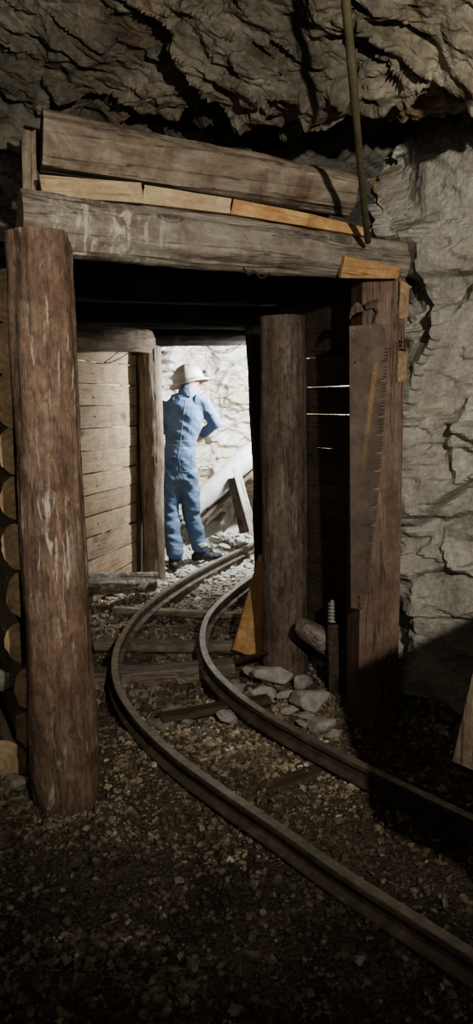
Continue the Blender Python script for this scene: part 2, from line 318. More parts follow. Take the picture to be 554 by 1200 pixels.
def lathe(name, prof, m, parent=None, seg=40, mw=None):
    V = []; f = []
    for r, z in prof:
        for k in range(seg): a = 2*math.pi*k/seg; V.append((r*math.cos(a), r*math.sin(a), z))
    for i in range(len(prof)-1):
        for k in range(seg): l = (k+1) % seg; f.append((i*seg+k, i*seg+l, (i+1)*seg+l, (i+1)*seg+k))
    return link(name, me_from(V, f, name), m, parent, mw)
# ------------------------------------------------------------------ the rock
def sheet(name, base, nu, nv, disp, m, flip=False):
    u = np.linspace(0, 1, nu); v = np.linspace(0, 1, nv); B = base(u, v)            # (nu,nv,3)
    du = np.gradient(B, axis=0); dv = np.gradient(B, axis=1); n = np.cross(du, dv); n /= np.linalg.norm(n, axis=2, keepdims=True)+1e-9
    if flip: n = -n
    p = B.reshape(-1, 3); V = p+n.reshape(-1, 3)*disp(p)[:, None]
    me = gridmesh(V, nu, nv, name)
    if flip: me.flip_normals()
    o = link(name, me, m, smooth=False); tag(o, kind='structure'); return o
def polyline(pts, u):
    pts = np.array(pts, float); l = np.r_[0, np.cumsum(np.linalg.norm(np.diff(pts, axis=0), axis=1))]; l /= l[-1]
    return np.stack([np.interp(u, l, pts[:, k]) for k in range(pts.shape[1])], 1)
def wallbase(plan, zz):
    def f(u, v):
        q = polyline(plan, u); z = zz[0]+(zz[1]-zz[0])*v; B = np.zeros((len(u), len(v), 3))
        B[:, :, 0] = q[:, 0:1]; B[:, :, 1] = q[:, 1:2]; B[:, :, 2] = z[None, :]; return B
    return f
def rdist(p, line):                                     # distance in the picture-like (bearing, slope) space, used to lay real grooves
    a = np.stack([p[:, 0]/p[:, 1], (p[:, 2]-H)/p[:, 1]], 1); best = np.full(len(p), 9.); side = np.zeros(len(p))
    for s, e in zip(line[:-1], line[1:]):
        s = np.array(s); e = np.array(e); d = e-s; t = np.clip(((a-s) @ d)/(d @ d), 0, 1); c = s+t[:, None]*d; r = a-c; q = np.hypot(r[:, 0], r[:, 1])
        m = q < best; best = np.where(m, q, best); side = np.where(m, np.sign(d[0]*r[:, 1]-d[1]*r[:, 0]), side)
    return best, side
def bs(pts): return [(lambda r: (r.x/r.y, r.z/r.y))(ray(*p)) for p in pts]
crack1 = bs([(466, 190), (470, 230), (486, 268), (510, 292), (512, 345), (524, 372), (530, 392), (508, 435), (497, 470), (486, 520), (478, 570), (481, 620)])
crack2 = bs([(560, 330), (540, 375), (528, 392)])
crack3 = bs([(554, 465), (548, 500), (538, 520), (545, 560)])
crack4 = bs([(520, 640), (530, 668), (554, 678)])
def disp_right(p):
    w = p+.007*np.stack([fbm(p*14, 5, 3)]*3, 1)
    d = rockd(p, (.13, .050, .018, .005), (.8, .34, .12), 3, gr=.2, soft=60.)
    d = d-.02
    for cr, dep, wd in ((crack1, .13, .013), (crack2, .06, .006), (crack3, .05, .005), (crack4, .04, .005)):
        b, sd = rdist(w, cr); amp = 1+.6*fbm(p*7, 9, 2)
        d -= dep*np.exp(-(b/(wd*np.clip(amp, .4, 2)))**2)
        if cr is crack1: d += .07*(sd > 0)*np.exp(-(b/.09)**2)-.03
    return d
# wall on the right runs from beside the doorway round to behind the viewer
plan_r = [(.82, 4.4), (.81, 3.92), (.88, 3.60), (1.22, 3.36), (1.62, 2.85), (1.85, 1.9), (1.95, .6), (1.9, -1.2)]
sheet('wall_right', wallbase(plan_r, (-.25, 2.95)), 330, 250, disp_right, 'rock_wall', flip=True)
plan_l = [(-1.05, 3.95), (-1.35, 3.5), (-1.55, 2.9), (-1.75, 2.0), (-1.9, .8), (-1.9, -1.2)]
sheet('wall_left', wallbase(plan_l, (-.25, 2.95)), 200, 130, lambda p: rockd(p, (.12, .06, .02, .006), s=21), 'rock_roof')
# rock above the doorway, seen between the timbers and the roof
sheet('wall_front', wallbase([(-1.6, 3.35), (-.6, 3.45), (.3, 3.72), (.75, 3.85), (1.3, 3.7)], (2.18, 3.15)), 230, 90, lambda p: rockd(p, (.07, .05, .028, .008), (.5, .2, .09), s=31, dip=.4, soft=60.), 'rock_front')
def roofbase(u, v):
    prof = np.array([(-1.2, 2.75), (.6, 2.95), (1.6, 3.12), (2.2, 3.14), (2.45, 3.02), (2.66, 2.76), (2.84, 2.59), (2.98, 2.57), (3.25, 2.72), (3.7, 2.95), (4.1, 3.0)])
    q = polyline(prof, np.interp(u, [0, .22, 1], [0, .45, 1])); x = -2.2+4.4*v; B = np.zeros((len(u), len(v), 3)); lf = ss(.1, -.5, x); rt = ss(.2, .6, x)
    B[:, :, 0] = x[None]; B[:, :, 1] = q[:, 0:1]+(.26*lf-.12*rt)[None]; B[:, :, 2] = q[:, 1:2]+(.04*lf-.05*rt+.02*np.sin(x*3))[None]
    return B
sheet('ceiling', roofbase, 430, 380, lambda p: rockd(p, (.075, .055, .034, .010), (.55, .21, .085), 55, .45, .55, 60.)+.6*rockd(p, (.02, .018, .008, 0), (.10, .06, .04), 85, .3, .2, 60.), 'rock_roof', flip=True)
# the lit working beyond the timber sets
plan_b = [(-1.45, 3.7), (-1.5, 5.0), (-1.45, 6.3), (-1.15, 7.2), (-.3, 7.45), (.6, 7.55), (1.25, 7.0), (1.45, 6.0), (1.3, 4.9), (.95, 4.1), (.78, 3.7)]
sheet('wall_back', wallbase(plan_b, (-.3, 3.1)), 620, 210, lambda p: rockd(p, (.12, .06, .03, .008), (.7, .25, .09), 77), 'rock_back', flip=True)
def bc(u, v):
    U, V_ = np.meshgrid(u, v, indexing='ij'); return np.stack([-1.8+3.6*V_, 3.6+4.3*U, 2.75+.1*np.sin(U*5)], 2)
sheet('ceiling_back', bc, 110, 90, lambda p: rockd(p, (.12, .05, .02, .006), s=91), 'rock_roof', flip=True)
# ------------------------------------------------------------------ ground
def gz(x, y):
    p = np.stack([x, y, x*0], 1); z = .018*fbm(p*1.6, 7, 3)+.006*fbm(p*11, 8, 3)
    far = ss(3.2, 4.0, y); 
    if len(x): f1, _ = facet(p*8, 5); z = z+far*.016*f1
    z = z-.065*ss(2.9, 3.6, y)*(1-.6*ss(5.2, 6.0, y))+.22*ss(6.5, 7.3, y)+.10*ss(.25, .8, x)*ss(3.2, 3.7, y)
    z = z+.03*np.exp(-((x-.25)**2+(y-3.75)**2)/.06)
    post = np.hypot(x+.65, y-2.60); z = z-.05*np.exp(-(post/.17)**2)
    return z
def ground_at(x, y): return float(gz(np.array([x]), np.array([y]))[0])
def gbase(u, v):
    X, Y_ = np.meshgrid(-2.3+4.6*u, -1.3+9.1*v, indexing='ij'); B = np.zeros((*X.shape, 3)); B[:, :, 0] = X; B[:, :, 1] = Y_; B[:, :, 2] = gz(X.ravel(), Y_.ravel()).reshape(X.shape); return B
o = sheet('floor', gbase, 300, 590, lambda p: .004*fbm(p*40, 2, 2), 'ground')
# gravel, one uncountable object
ico = bmesh.new(); bmesh.ops.create_icosphere(ico, subdivisions=1, radius=1); iv = np.array([v_.co for v_ in ico.verts]); fi = np.array([[v_.index for v_ in f_.verts] for f_ in ico.faces]); ico.free()
def gravel(n, xr, yr, smin, smax, seed, dens=None):
    r = np.random.default_rng(seed); x = r.uniform(*xr, n*4); y = r.uniform(*yr, n*4)
    p = np.stack([x, y, x*0], 1); k = r.random(n*4) < .30+.9*ss(-.3, .5, fbm(p*2.4, 33, 3)); x = x[k][:n]; y = y[k][:n]; n = len(x)
    s = smin+(smax-smin)*r.random(n)**3.2; sc = s[:, None]*r.uniform(.6, 1.25, (n, 3)); sc[:, 2] *= .7
    a = r.uniform(0, 6.28, n); V = iv[None]*sc[:, None, :]*(1+r.uniform(-.28, .28, (n, 12, 1)))
    c_, s_ = np.cos(a)[:, None], np.sin(a)[:, None]; X = V[:, :, 0]*c_-V[:, :, 1]*s_+x[:, None]; Y_ = V[:, :, 0]*s_+V[:, :, 1]*c_+y[:, None]; Z = V[:, :, 2]+(gz(x, y)+sc[:, 2]*.45)[:, None]
    VV = np.stack([X, Y_, Z], 2).reshape(-1, 3); FF = (fi[None]+12*np.arange(n)[:, None, None]).reshape(-1, 3); return VV, FF
parts = [gravel(24000, (-1.15, 1.1), (1.5, 3.5), .0045, .017, 1), gravel(9000, (-1.1, .9), (3.3, 5.2), .007, .028, 2), gravel(4500, (-1.1, .7), (5.0, 7.0), .010, .035, 3)]
off = 0; VV = []; FF = []
for a_, b_ in parts: VV.append(a_); FF.append(b_+off); off += len(a_)
VV = np.vstack(VV); FF = np.vstack(FF).astype(np.int32); me = bpy.data.meshes.new('gravel'); me.vertices.add(len(VV)); me.vertices.foreach_set('co', VV.astype(np.float32).ravel())
me.loops.add(FF.size); me.polygons.add(len(FF)); me.loops.foreach_set('vertex_index', FF.ravel()); me.polygons.foreach_set('loop_start', np.arange(len(FF), dtype=np.int32)*3); me.update(calc_edges=True)
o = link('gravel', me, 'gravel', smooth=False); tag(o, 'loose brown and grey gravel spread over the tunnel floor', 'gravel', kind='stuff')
# ------------------------------------------------------------------ loose rocks
def rockmesh(seed, st=(1, 1, 1), n=13):
    r = random.Random(seed); bm = bmesh.new()
    for i in range(n):
        d = Vector((r.gauss(0, 1), r.gauss(0, 1), r.gauss(0, 1))).normalized(); bm.verts.new((d.x*st[0]*r.uniform(.85, 1), d.y*st[1]*r.uniform(.85, 1), d.z*st[2]*r.uniform(.85, 1)))
    h = bmesh.ops.convex_hull(bm, input=bm.verts); bmesh.ops.delete(bm, geom=[g for g in h['geom_interior'] if isinstance(g, bmesh.types.BMVert)], context='VERTS')
    bmesh.ops.bevel(bm, geom=list(bm.edges), offset=.05, segments=1, affect='EDGES', clamp_overlap=True)
    bmesh.ops.triangulate(bm, faces=bm.faces); bmesh.ops.subdivide_edges(bm, edges=bm.edges, cuts=2, use_grid_fill=True)
    me = bpy.data.meshes.new('rock'); bm.to_mesh(me); bm.free(); co = np.zeros(len(me.vertices)*3, np.float32); me.vertices.foreach_get('co', co); c = co.reshape(-1, 3).astype(float)
    c += .05*fbm(c*2.2+seed, seed, 3)[:, None]*c; me.vertices.foreach_set('co', c.astype(np.float32).ravel()); me.update(); return me
RK = [rockmesh(i*5+1, s) for i, s in enumerate([(1, .7, .5), (1, .8, .6), (1, .55, .45), (1, .9, .75), (1, .65, .35), (.9, .8, .6), (1, .5, .6), (1, .75, .4)])]
RKP = [m_.copy() for m_ in RK]
for m_ in RK: m_.materials.append(M['rubble'])
for m_ in RKP: m_.materials.append(M['rubble_pale'])
def rock(x, y, size, label, group=None, k=None, rot=None, z=None, pale=False, sc=None, name='rock', sink=.35):
    k = random.randrange(8) if k is None else k; o = bpy.data.objects.new(name, (RKP if pale else RK)[k]); COL.objects.link(o)
    o.rotation_euler = rot or (random.uniform(-.35, .35), random.uniform(-.35, .35), random.uniform(0, 6.28)); o.scale = sc or (size,)*3
    o.location = (x, y, (ground_at(x, y) if z is None else z)+size*sink); return tag(o, label, 'rock', group)
# ------------------------------------------------------------------ track
RZ = .10
Lp = [(.95, 9.0), (.60, 7.75), (.19, 6.85), (-.16, 6.08), (-.43, 5.40), (-.61, 4.76), (-.67, 4.21), (-.655, 3.79), (-.575, 3.41), (-.44, 3.08), (-.26, 2.77), (-.05, 2.49), (.15, 2.245), (.315, 2.035), (.46, 1.87), (.61, 1.70), (.85, 1.43), (1.3, .95), (1.6, .6)]
Lp = Lp[1:]
Rp = [(.98, 7.55), (.62, 6.62), (.34, 6.02), (.14, 5.60), (-.05, 5.08), (-.175, 4.60), (-.2, 4.16), (-.15, 3.76), (-.03, 3.42), (.13, 3.13), (.30, 2.90), (.47, 2.69), (.66, 2.47), (.83, 2.28), (.98, 2.11), (1.2, 1.86), (1.65, 1.38), (1.8, 1.2)]
def make_rail(name, pts, label):
    path = smoothpath([(x, y, RZ) for x, y in pts], 10)
    prof = [(-.017, 0), (.017, 0), (.019, -.004), (.019, -.018), (.006, -.024), (.005, -.060), (.034, -.068), (.034, -.075), (-.034, -.075), (-.034, -.068), (-.005, -.060), (-.006, -.024), (-.019, -.018), (-.019, -.004)]
    V = []; f = []; n = len(prof)
    for i, p in enumerate(path):
        d = path[min(i+1, len(path)-1)]-path[max(i-1, 0)]; d.z = 0; d.normalize(); s = Vector((d.y, -d.x, 0))
        for a, b_ in prof: V.append(p+s*a+Vector((0, 0, b_)))
    for i in range(len(path)-1):
        for k in range(n): l = (k+1) % n; f.append((i*n+k, i*n+l, (i+1)*n+l, (i+1)*n+k))
    me = me_from(V, f, name); o = link(name, me, ['rail', 'railtop'], smooth=False)
    me.polygons.foreach_set('material_index', np.array([1 if (q % n) in (0,) else 0 for q in range(len(f))], np.int32)); me.update()
    tag(o, label, 'rail'); return path
pathL = make_rail('mine_rail', Lp, 'left steel rail curving from the miner round to the lower right corner')
make_rail('mine_rail', Rp, 'right steel rail curving past the foot of the middle round post')
def sleeper(a, b_, r, label, m='tie', flat=True, **k):
    z = RZ-.075-r+.018; a = Vector((*a, z)); b2 = Vector((*b_, z)); o = log('sleeper', a, b2, r, r*.92, m, 'end_dark', flats=[((0, 0, 1), r-.018)] if flat else (), **k); return tag(o, label, 'sleeper')
sleeper((-.86, 4.30), (.06, 4.26), .046, 'thin round grey sleeper crossing under both rails, beyond the thick one', seg=32)
sleeper((-.80, 3.80), (-.02, 3.96), .078, 'thick dusty log sleeper under the bend of the track')
sleeper((-.36, 3.26), (.16, 3.48), .040, 'dark buried sleeper on the near side of the thick one', m='board_dark', seg=32)
sleeper((-.12, 2.52), (.46, 2.90), .045, 'nearest dark sleeper half buried in the gravel', m='board_dark', seg=32).location.z -= .022
sleeper((-.86, 4.98), (.06, 4.84), .034, 'grey sleeper on the far side of the bend, behind the thin round one', seg=32)
# ------------------------------------------------------------------ timber sets
D = Vector((-.42, .91, 0)).normalized(); NR = Vector((.91, .42, 0)).normalized()        # along the drift, and across it to the right
lp = log('timber_post', (-.658, 2.63, -.04), (-.695, 2.72, 2.075), .128, .107, 'post_red', 'end', ref=(1, 0, 0), rough=.008, ridge=.0035,
         knots=[(-1.55, .56, .035), (-1.1, .32, .022), (-2.3, .62, .02), (-1.75, .80, .022), (-.9, .12, .03), (-1.2, .48, .02), (-2.0, .2, .02)], seg=72, taper0=.12)
tag(lp, 'thick reddish-brown round post with white drip streaks at the left of the entrance', 'post')
# right squared post
pr0 = Vector((.655, 3.33, -.03)); pr1 = Vector((.625, 3.36, 2.03)); nf = (-D).normalized(); nf = (nf+Vector((-.25, 0, 0))).normalized()
sq = Vector((nf.y, -nf.x, 0))*-1
rp = log('timber_post', pr0, pr1, .14, .125, 'sawn_brown', 'end', ref=(1, 0, 0), flats=[(nf, .085), (sq, .086), (-sq, .105), (-nf, .10)], rough=.005, ridge=.003, knots=[(-1.0, .55, .03)], seg=72)
tag(rp, 'squared red-brown post at the right of the entrance with an old saw fixed to it', 'post')
ip = log('timber_post', P(334, 776, 3.98)-Vector((0, 0, .05)), P(331, 372, 4.08), .128, .122, 'post_dark', 'end', ref=(1, 0, 0), rough=.009, knots=[(-1.3, .72, .03), (-1.9, .5, .025), (-1.1, .35, .025), (-1.5, .86, .02)], seg=64)
tag(ip, 'dark round weathered post standing in the middle behind the squared one', 'post')
bp = log('timber_post', (.228, 4.72, -.05), (.150, 4.85, 1.93), .09, .085, 'shade_black', 'end_dark', ref=(1, 0, 0), rough=.012)
tag(bp, 'narrow black silhouetted post directly behind the dark round one', 'post')
sp = log('timber_post', G(181, 673)+Vector((0, 0, -.03)), P(175, 404, 6.0), .095, .092, 'post_grey', 'end', ref=(1, 0, 0), rough=.008, knots=[(-1.3, .55, .03), (-1.9, .8, .02), (-1.1, .3, .02), (-.9, .62, .015)])
tag(sp, 'small round brown post beside the miner at the end of the board wall', 'post')
sp2 = plank('timber_post', Vector((-.86, 6.12, 0)), P(161, 408, 6.14), .11, .10, (1, 0, 0), 'board_dark', 'end_dark'); tag(sp2, 'dark squared upright behind the ends of the pale boards', 'post')
# cap logs
c1 = log('cap_log', P(20, 258, 2.70)+Vector((0, .03, 0)), P(468, 309, 3.33), .112, .080, 'cap_grey', 'end', rough=.010, ridge=.0035, ref=(0, -1, 0),
         knots=[(.2, .22, .02), (-.5, .62, .035), (-.6, .655, .025), (.3, .5, .018)], seg=72)
tag(c1, 'long silver-grey cap log spanning the entrance over both front posts', 'beam')
ch = plank('chopped_face', P(400, 313, 3.125), P(466, 320, 3.235), .085, .02, (0, -.25, 1), 'fresh_chop', 'fresh_chop', parent=c1, w1=.045); ch['label'] = 'freshly chopped orange wood at the right end'
c2 = log('cap_log', (-1.30, 3.40, 2.03), (.42, 4.21, 2.075), .10, .098, 'shade_black', 'end_dark'); tag(c2, 'shadowed cap log of the second timber set, on the dark round post', 'beam')
c3 = log('cap_log', (-1.30, 4.25, 1.99), (.32, 4.98, 2.01), .105, .10, 'shade_black', 'end_dark'); tag(c3, 'shadowed cap log of the third timber set, on the narrow black post', 'beam')
c4 = log('cap_log', P(150, 395, 5.95), P(345, 392, 6.15), .075, .075, 'shade_black', 'end_dark'); tag(c4, 'farthest cap log, over the miner and the small round post', 'beam')
hl = log('header_log', P(70, 393, 4.9), P(171, 400, 5.88), .095, .086, 'post_grey', 'end_dark', rough=.009, taper0=0); tag(hl, 'grey round-ended log lying on top of the pale board wall', 'log')
# half log and its packing boards over the cap
ul = log('half_log', P(48, 171, 2.86), P(408, 229, 3.26), .118, .086, 'slab_log', 'end_dark', rough=.010, ridge=.004, ref=(0, -1, 0), flats=[((0, 0, -1), .085), ((0, -1, 0), .10)], knots=[(.1, .32, .025), (.5, .2, .02)], seg=72)
tag(ul, 'thick half-round log lying above the entrance under the rock roof', 'log')
pn = [(47, 219, 165, 228, .070, .070, 'board_tan', 'pale packing board under the left end of the half-round log'),
      (167, 229, 268, 243, .066, .058, 'board_tan', 'middle packing board under the half-round log, knotty and tan'),
      (270, 243, 358, 259, .058, .050, 'board_orange', 'orange packing board under the right part of the half-round log'),
      (359, 259, 431, 274, .052, .030, 'board_orange', 'short tapered orange board end beside the pole, above the cap log')]
for x0, y0, x1, y1, w0, w1, mm, lb in pn:
    ya = 2.80+(x0-47)/384*.40; yb = 2.80+(x1-47)/384*.40
    tag(plank('packing_board', P(x0, y0, ya), P(x1, y1, yb), w0, .05, (0, 0, 1), mm, 'end', w1=w1), lb, 'board')
bk = log('support_log', (-.74, 2.98, 2.27), (.50, 3.36, 2.19), .045, .04, 'board_dark', 'end_dark', seg=32); tag(bk, 'dark pole hidden in the gap behind the packing boards', 'log')
eb = plank('end_board', P(36, 226, 2.88), P(36, 154, 2.90), .055, .04, (1, 0, 0), 'slab_log', 'end', jag=.01); tag(eb, 'short upright board end at the left of the half-round log', 'board')
# roof lagging
for i in range(8):
    o0 = Vector((-.70+i*.205, 3.16+i*.075, 2.205)); e = 3.6-.06*i; D2 = Vector((-.13, .99, 0))
    o = log('roof_slab', o0, o0+D2*e, .122, .12, 'shade_black', 'shade_black', flats=[((0, 0, -1), .03), ((0, 0, 1), .07)], seg=36)
    tag(o, ['leftmost', 'second from left', 'third from left', 'fourth from left', 'fourth from right', 'third from right', 'second from right', 'rightmost'][i]+' dark roof slab lying lengthwise over the cap logs', 'slab', 'roof slabs over the cap logs')
# ------------------------------------------------------------------ lagging slabs left, ends towards the viewer
ords = ['topmost', 'second from top', 'third from top', 'fourth from top', 'fifth from top', 'sixth from top', 'seventh from top', 'eighth from top', 'ninth from top', 'tenth from top', 'lowest']
sl = [(11, 317, 377, 'half'), (13, 378, 439, 'sq'), (15, 438, 500, 'half'), (17, 500, 556, 'half'), (19, 558, 610, 'half'), (23, 612, 668, 'half'), (24, 670, 725, 'half'), (25, 727, 778, 'half'), (32, 780, 833, 'half')]
for i, (xr, y0, y1, kind) in enumerate(sl):
    c = P(xr-1, (y0+y1)/2, 2.88); hh = (y1-y0)/2/F*2.88; r = hh*1.0
    o = log('lagging_slab', c, c+D*1.15+Vector((0, 0, random.uniform(-.01, .01))), r, r*.95, 'post_grey', 'end', ref=(0, 0, 1), flats=[(NR, .0)]+([((0, 0, 1), r*.93), ((0, 0, -1), r*.93)] if kind == 'sq' else []), rough=.006, seg=48)
    # narrow the bulge so that each slab is shallower than it is tall
    co = np.zeros(len(o.data.vertices)*3, np.float32); o.data.vertices.foreach_get('co', co); q = co.reshape(-1, 3); rot = o.matrix_basis.to_3x3().inverted() @ NR; dd = q @ np.array(rot); sc_ = (-.35 if kind != 'sq' else -.1)*(.7+.6*random.random()); q += (dd*sc_)[:, None]*np.array(rot)[None]; o.data.vertices.foreach_set('co', q.ravel()); o.data.update()
    tag(o, ords[i]+(' sawn slab end stacked' if kind == 'half' else ' and only square-cut slab end stacked')+' against the left front post', 'slab', 'slab ends left of the front post')
tag(plank('lagging_board', P(26, 857, 2.84), P(26, 857, 2.84)+D*1.1, .15, .04, (0, 0, 1), 'post_grey', 'end'), 'thin upright-set board end between the slabs and the big log at lower left', 'board')
tag(plank('lagging_board', P(23, 938, 2.80), P(23, 938, 2.80)+D*1.0, .075, .06, (0, 0, 1), 'post_grey', 'end'), 'short board end on the ground beside the foot of the left post', 'board')
bl = log('log_offcut', P(-2, 898, 2.72), P(-2, 898, 2.72)+D*.9+Vector((0, 0, .02)), .105, .10, 'post_grey', 'end', rough=.008); tag(bl, 'big round sawn log end lying on the ground at the left edge', 'log')
rock(-.86, 2.68, .06, 'grey stone wedged under the big round log end at the left edge', k=3)
rock(-1.02, 3.0, .09, 'grey stone on top of the big round log end at the left edge', k=1, z=.27)
# ------------------------------------------------------------------ pale board wall left
wr = Vector((-.818, 6.0, 0)); wl = Vector((-1.07, 5.25, 0)); wn = Vector(((wr-wl).y, -(wr-wl).x, 0)).normalized()
seam = [(394, 396), (422, 429), (449, 452.6), (475.6, 475.6), (502.6, 498.6), (529, 522), (555, 544.6), (581, 566.5), (605, 588), (630, 611.5), (657, 634.5), (684, 656), (706, 678)]
for i in range(len(seam)-1):
    lx = 94+i*1.1; gap = .0035 if i not in (6, 8, 9) else .008
    tl = PL(lx, seam[i][0], wl, wn); bl_ = PL(lx+1, seam[i+1][0], wl, wn); tr = PL(158, seam[i][1], wl, wn); br = PL(158, seam[i+1][1], wl, wn)
    a = (tl+bl_)/2; b_ = (tr+br)/2; dr = (a-b_); a = b_+dr*1.4; wdl = (tl-bl_).length; wdr = (tr-br).length
    b_ = b_+Vector((random.uniform(-.004, .004), random.uniform(-.01, .01), 0))
    o = plank('wall_board', a, b_, wdl+(wdl-wdr)*.4-gap*2, .028, (0, 0, 1), 'board_pale', 'end', w1=wdr-gap*2)
    nm = ords+['bottom']; lbl = (ords[i] if i < 10 else ['second from bottom', 'bottommost'][i-10])
    tag(o, lbl+' pale sawn board in the wall left of the small round post', 'board', 'pale boards of the left wall')
    if i < 10:
        for k in range(2):
            q = b_+(a-b_)*(.1+.5*k)+wn*.016+Vector((0, 0, random.uniform(-.03, .03)))
            if wn.y > 0: q -= wn*.032
            nb = bmesh.new(); bmesh.ops.create_uvsphere(nb, u_segments=8, v_segments=5, radius=.005); bm_obj('nail_head', nb, 'iron', o, mw=Matrix.Translation(q))
# ------------------------------------------------------------------ dark lagging on the right, between the two right posts
ra = Vector((.74, 3.50, 0)); rb = Vector((.32, 4.22, 0)); rd = (rb-ra).normalized(); rn = Vector((rd.y, -rd.x, 0))
edges = [0.10, .31, .52, .72, .93, 1.13, 1.33, 1.355+.0, 1.55, 1.72, 1.90]
zs = [(.04, .242), (.24, .442), (.44, .662), (.66, .862), (.86, 1.052), (1.05, 1.222), (1.22, 1.401), (1.404, 1.5455), (1.548, 1.702), (1.70, 1.852), (1.85, 2.0), (1.998, 2.20)]
for i, (z0, z1) in enumerate(zs):
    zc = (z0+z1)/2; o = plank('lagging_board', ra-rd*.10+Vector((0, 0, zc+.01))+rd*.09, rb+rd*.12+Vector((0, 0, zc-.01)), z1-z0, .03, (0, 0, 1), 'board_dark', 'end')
    k = len(zs)-1-i
    tag(o, (ords[k] if k < 10 else ['second from bottom', 'lowest'][k-10])+' dark plank between the squared post and the dark round post', 'board', 'dark planks of the right wall')
for i, (px, py, h_) in enumerate([(462, 425, .085), (464, 352, .08)]):
    c = P(px+4, py, 3.27); o = log('lagging_slab', c, c+D*.22, h_, h_*.95, 'post_grey', 'end', flats=[(-NR, .0), (NR, .05)], seg=40)
    tag(o, ['pale half-round slab end showing behind the squared post', 'upper dim slab end behind the squared post near the cap log'][i], 'slab')
wb = bmesh.new(); c = P(475, 402, 3.22)
for dz, s_ in ((0, (.030, .02, .008)), (.018, (.030, .02, .006)), (-.018, (.030, .02, .006))): box_bm(wb, c+Vector((0, 0, dz)), s_)
for dx in (-.014, .014): box_bm(wb, c+Vector((dx, 0, 0)), (.006, .02, .045))
tag(bm_obj('iron_bracket', wb, 'iron', bev=.001), 'small black iron bracket at the edge of the squared post against the rock', 'bracket')
# ------------------------------------------------------------------ crosscut saw on the squared post
fo = (pr0+pr1)/2+nf*.089; 
def FP(px, py, off=.0): return PL(px, py, fo, nf)+nf*off
def facepoly(name, pts, th, m, parent, holes=()):
    pts3 = [FP(*p) for p in pts]; n = len(pts3); V = [p+nf*.002 for p in pts3]+[p+nf*(.002+th) for p in pts3]
    bm = bmesh.new(); vs = [bm.verts.new(v_) for v_ in V]; bm.faces.new(vs[:n]); bm.faces.new(vs[n:][::-1])
    for i in range(n): j = (i+1) % n; bm.faces.new((vs[i], vs[n+i], vs[n+j], vs[j]))
    bmesh.ops.recalc_face_normals(bm, faces=bm.faces); return bm_obj(name, bm, m, parent)
nt = M['saw'].node_tree; b = nt.nodes['Principled BSDF']; src = b.inputs['Base Color'].links[0].from_socket      # ochre rust run on the blade
qa, qb = FP(441, 418), FP(427, 530); sx = N(nt, 'SeparateXYZ'); tc = N(nt, 'TexCoord'); nt.links.new(tc.outputs['Object'], sx.inputs[0])
k1 = N(nt, 'Math', operation='MULTIPLY_ADD'); k1.inputs[1].default_value = -(qb.x-qa.x)/(qb.z-qa.z); k1.inputs[2].default_value = -(qa.x-(qb.x-qa.x)/(qb.z-qa.z)*qa.z); nt.links.new(sx.outputs['Z'], k1.inputs[0])
k2 = N(nt, 'Math', operation='ADD'); nt.links.new(k1.outputs[0], k2.inputs[0]); nt.links.new(sx.outputs['X'], k2.inputs[1]); k3 = N(nt, 'Math', operation='ABSOLUTE'); nt.links.new(k2.outputs[0], k3.inputs[0])
f = ramp(nt, k3.outputs[0], [(0, (1, 1, 1)), (.006, (.7,)*3), (.016, (0, 0, 0))]); g = ramp(nt, sx.outputs['Z'], [(0, (0, 0, 0)), (.5, (0, 0, 0)), (.999, (0, 0, 0))])
mr = N(nt, 'MapRange'); mr.inputs[1].default_value = qb.z-.12; mr.inputs[2].default_value = qb.z+.2; nt.links.new(sx.outputs['Z'], mr.inputs[0]); mr2 = N(nt, 'MapRange'); mr2.inputs[1].default_value = qa.z+.01; mr2.inputs[2].default_value = qa.z-.06; nt.links.new(sx.outputs['Z'], mr2.inputs[0])
f = mix(nt, 1.0, f, mr.outputs[0], 'MULTIPLY'); f = mix(nt, 1.0, f, mr2.outputs[0], 'MULTIPLY'); f = mix(nt, 1.0, f, ramp(nt, noise(nt, tc.outputs['Object'], 160, 3, .6), [(.4, (.2,)*3), (.55, (1,)*3)]), 'MULTIPLY')
nt.links.new(mix(nt, f, src, (.34, .22, .09)), b.inputs['Base Color'])
saw = empty('crosscut_saw', FP(430, 712), 'long rusty crosscut saw blade with worn teeth fixed upright on the squared post', 'saw')
def ex(y): return np.interp(y, [404, 440, 480, 520, 560, 600, 640, 680, 714], [456, 453.5, 450.5, 448, 445, 441, 436, 430, 424])
pts = [(408.5, 382), (447, 380), (450, 386), (452, 402)]; y = 406; k = 0
while y < 712:
    e = ex(y)
    if k % 5 == 4: pts += [(e, y), (e-7.5, y+.8), (e-8.5, y+2.2), (e-7.5, y+3.6), (e, y+4.2)]; y += 5.2
    else: pts += [(e, y), (e-.2, y+1.9), (e-5.5, y+2.5), (e-5.5, y+3.3)]; y += 4.0
    k += 1
pts += [(423, 714), (410.5, 712)]
facepoly('blade', pts, .004, 'saw', saw)
facepoly('horn', [(408, 371), (410, 362), (414, 356), (418, 354.5), (422, 357), (425, 362), (426, 369), (424.5, 365.5), (421, 366), (416, 367), (412, 370), (409, 375)], .008, 'iron', saw)
facepoly('horn', [(426, 357), (433, 352), (441, 350), (443, 353), (440, 358), (443, 364), (441, 371), (436, 378), (440, 366), (437, 361), (428, 363)], .008, 'iron', saw)
for x, y_ in ((416, 361), (431, 356), (438.5, 353.5), (413, 385), (432, 383), (415, 425)):
    nb = bmesh.new(); bmesh.ops.create_cone(nb, cap_ends=True, segments=12, radius1=.005, radius2=.0035, depth=.006)
    bm_obj('rivet', nb, 'ceramic' if y_ in (385, 383) else 'iron', saw, mw=Matrix.Translation(FP(x, y_, .012)) @ nf.to_track_quat('Z', 'Y').to_matrix().to_4x4())
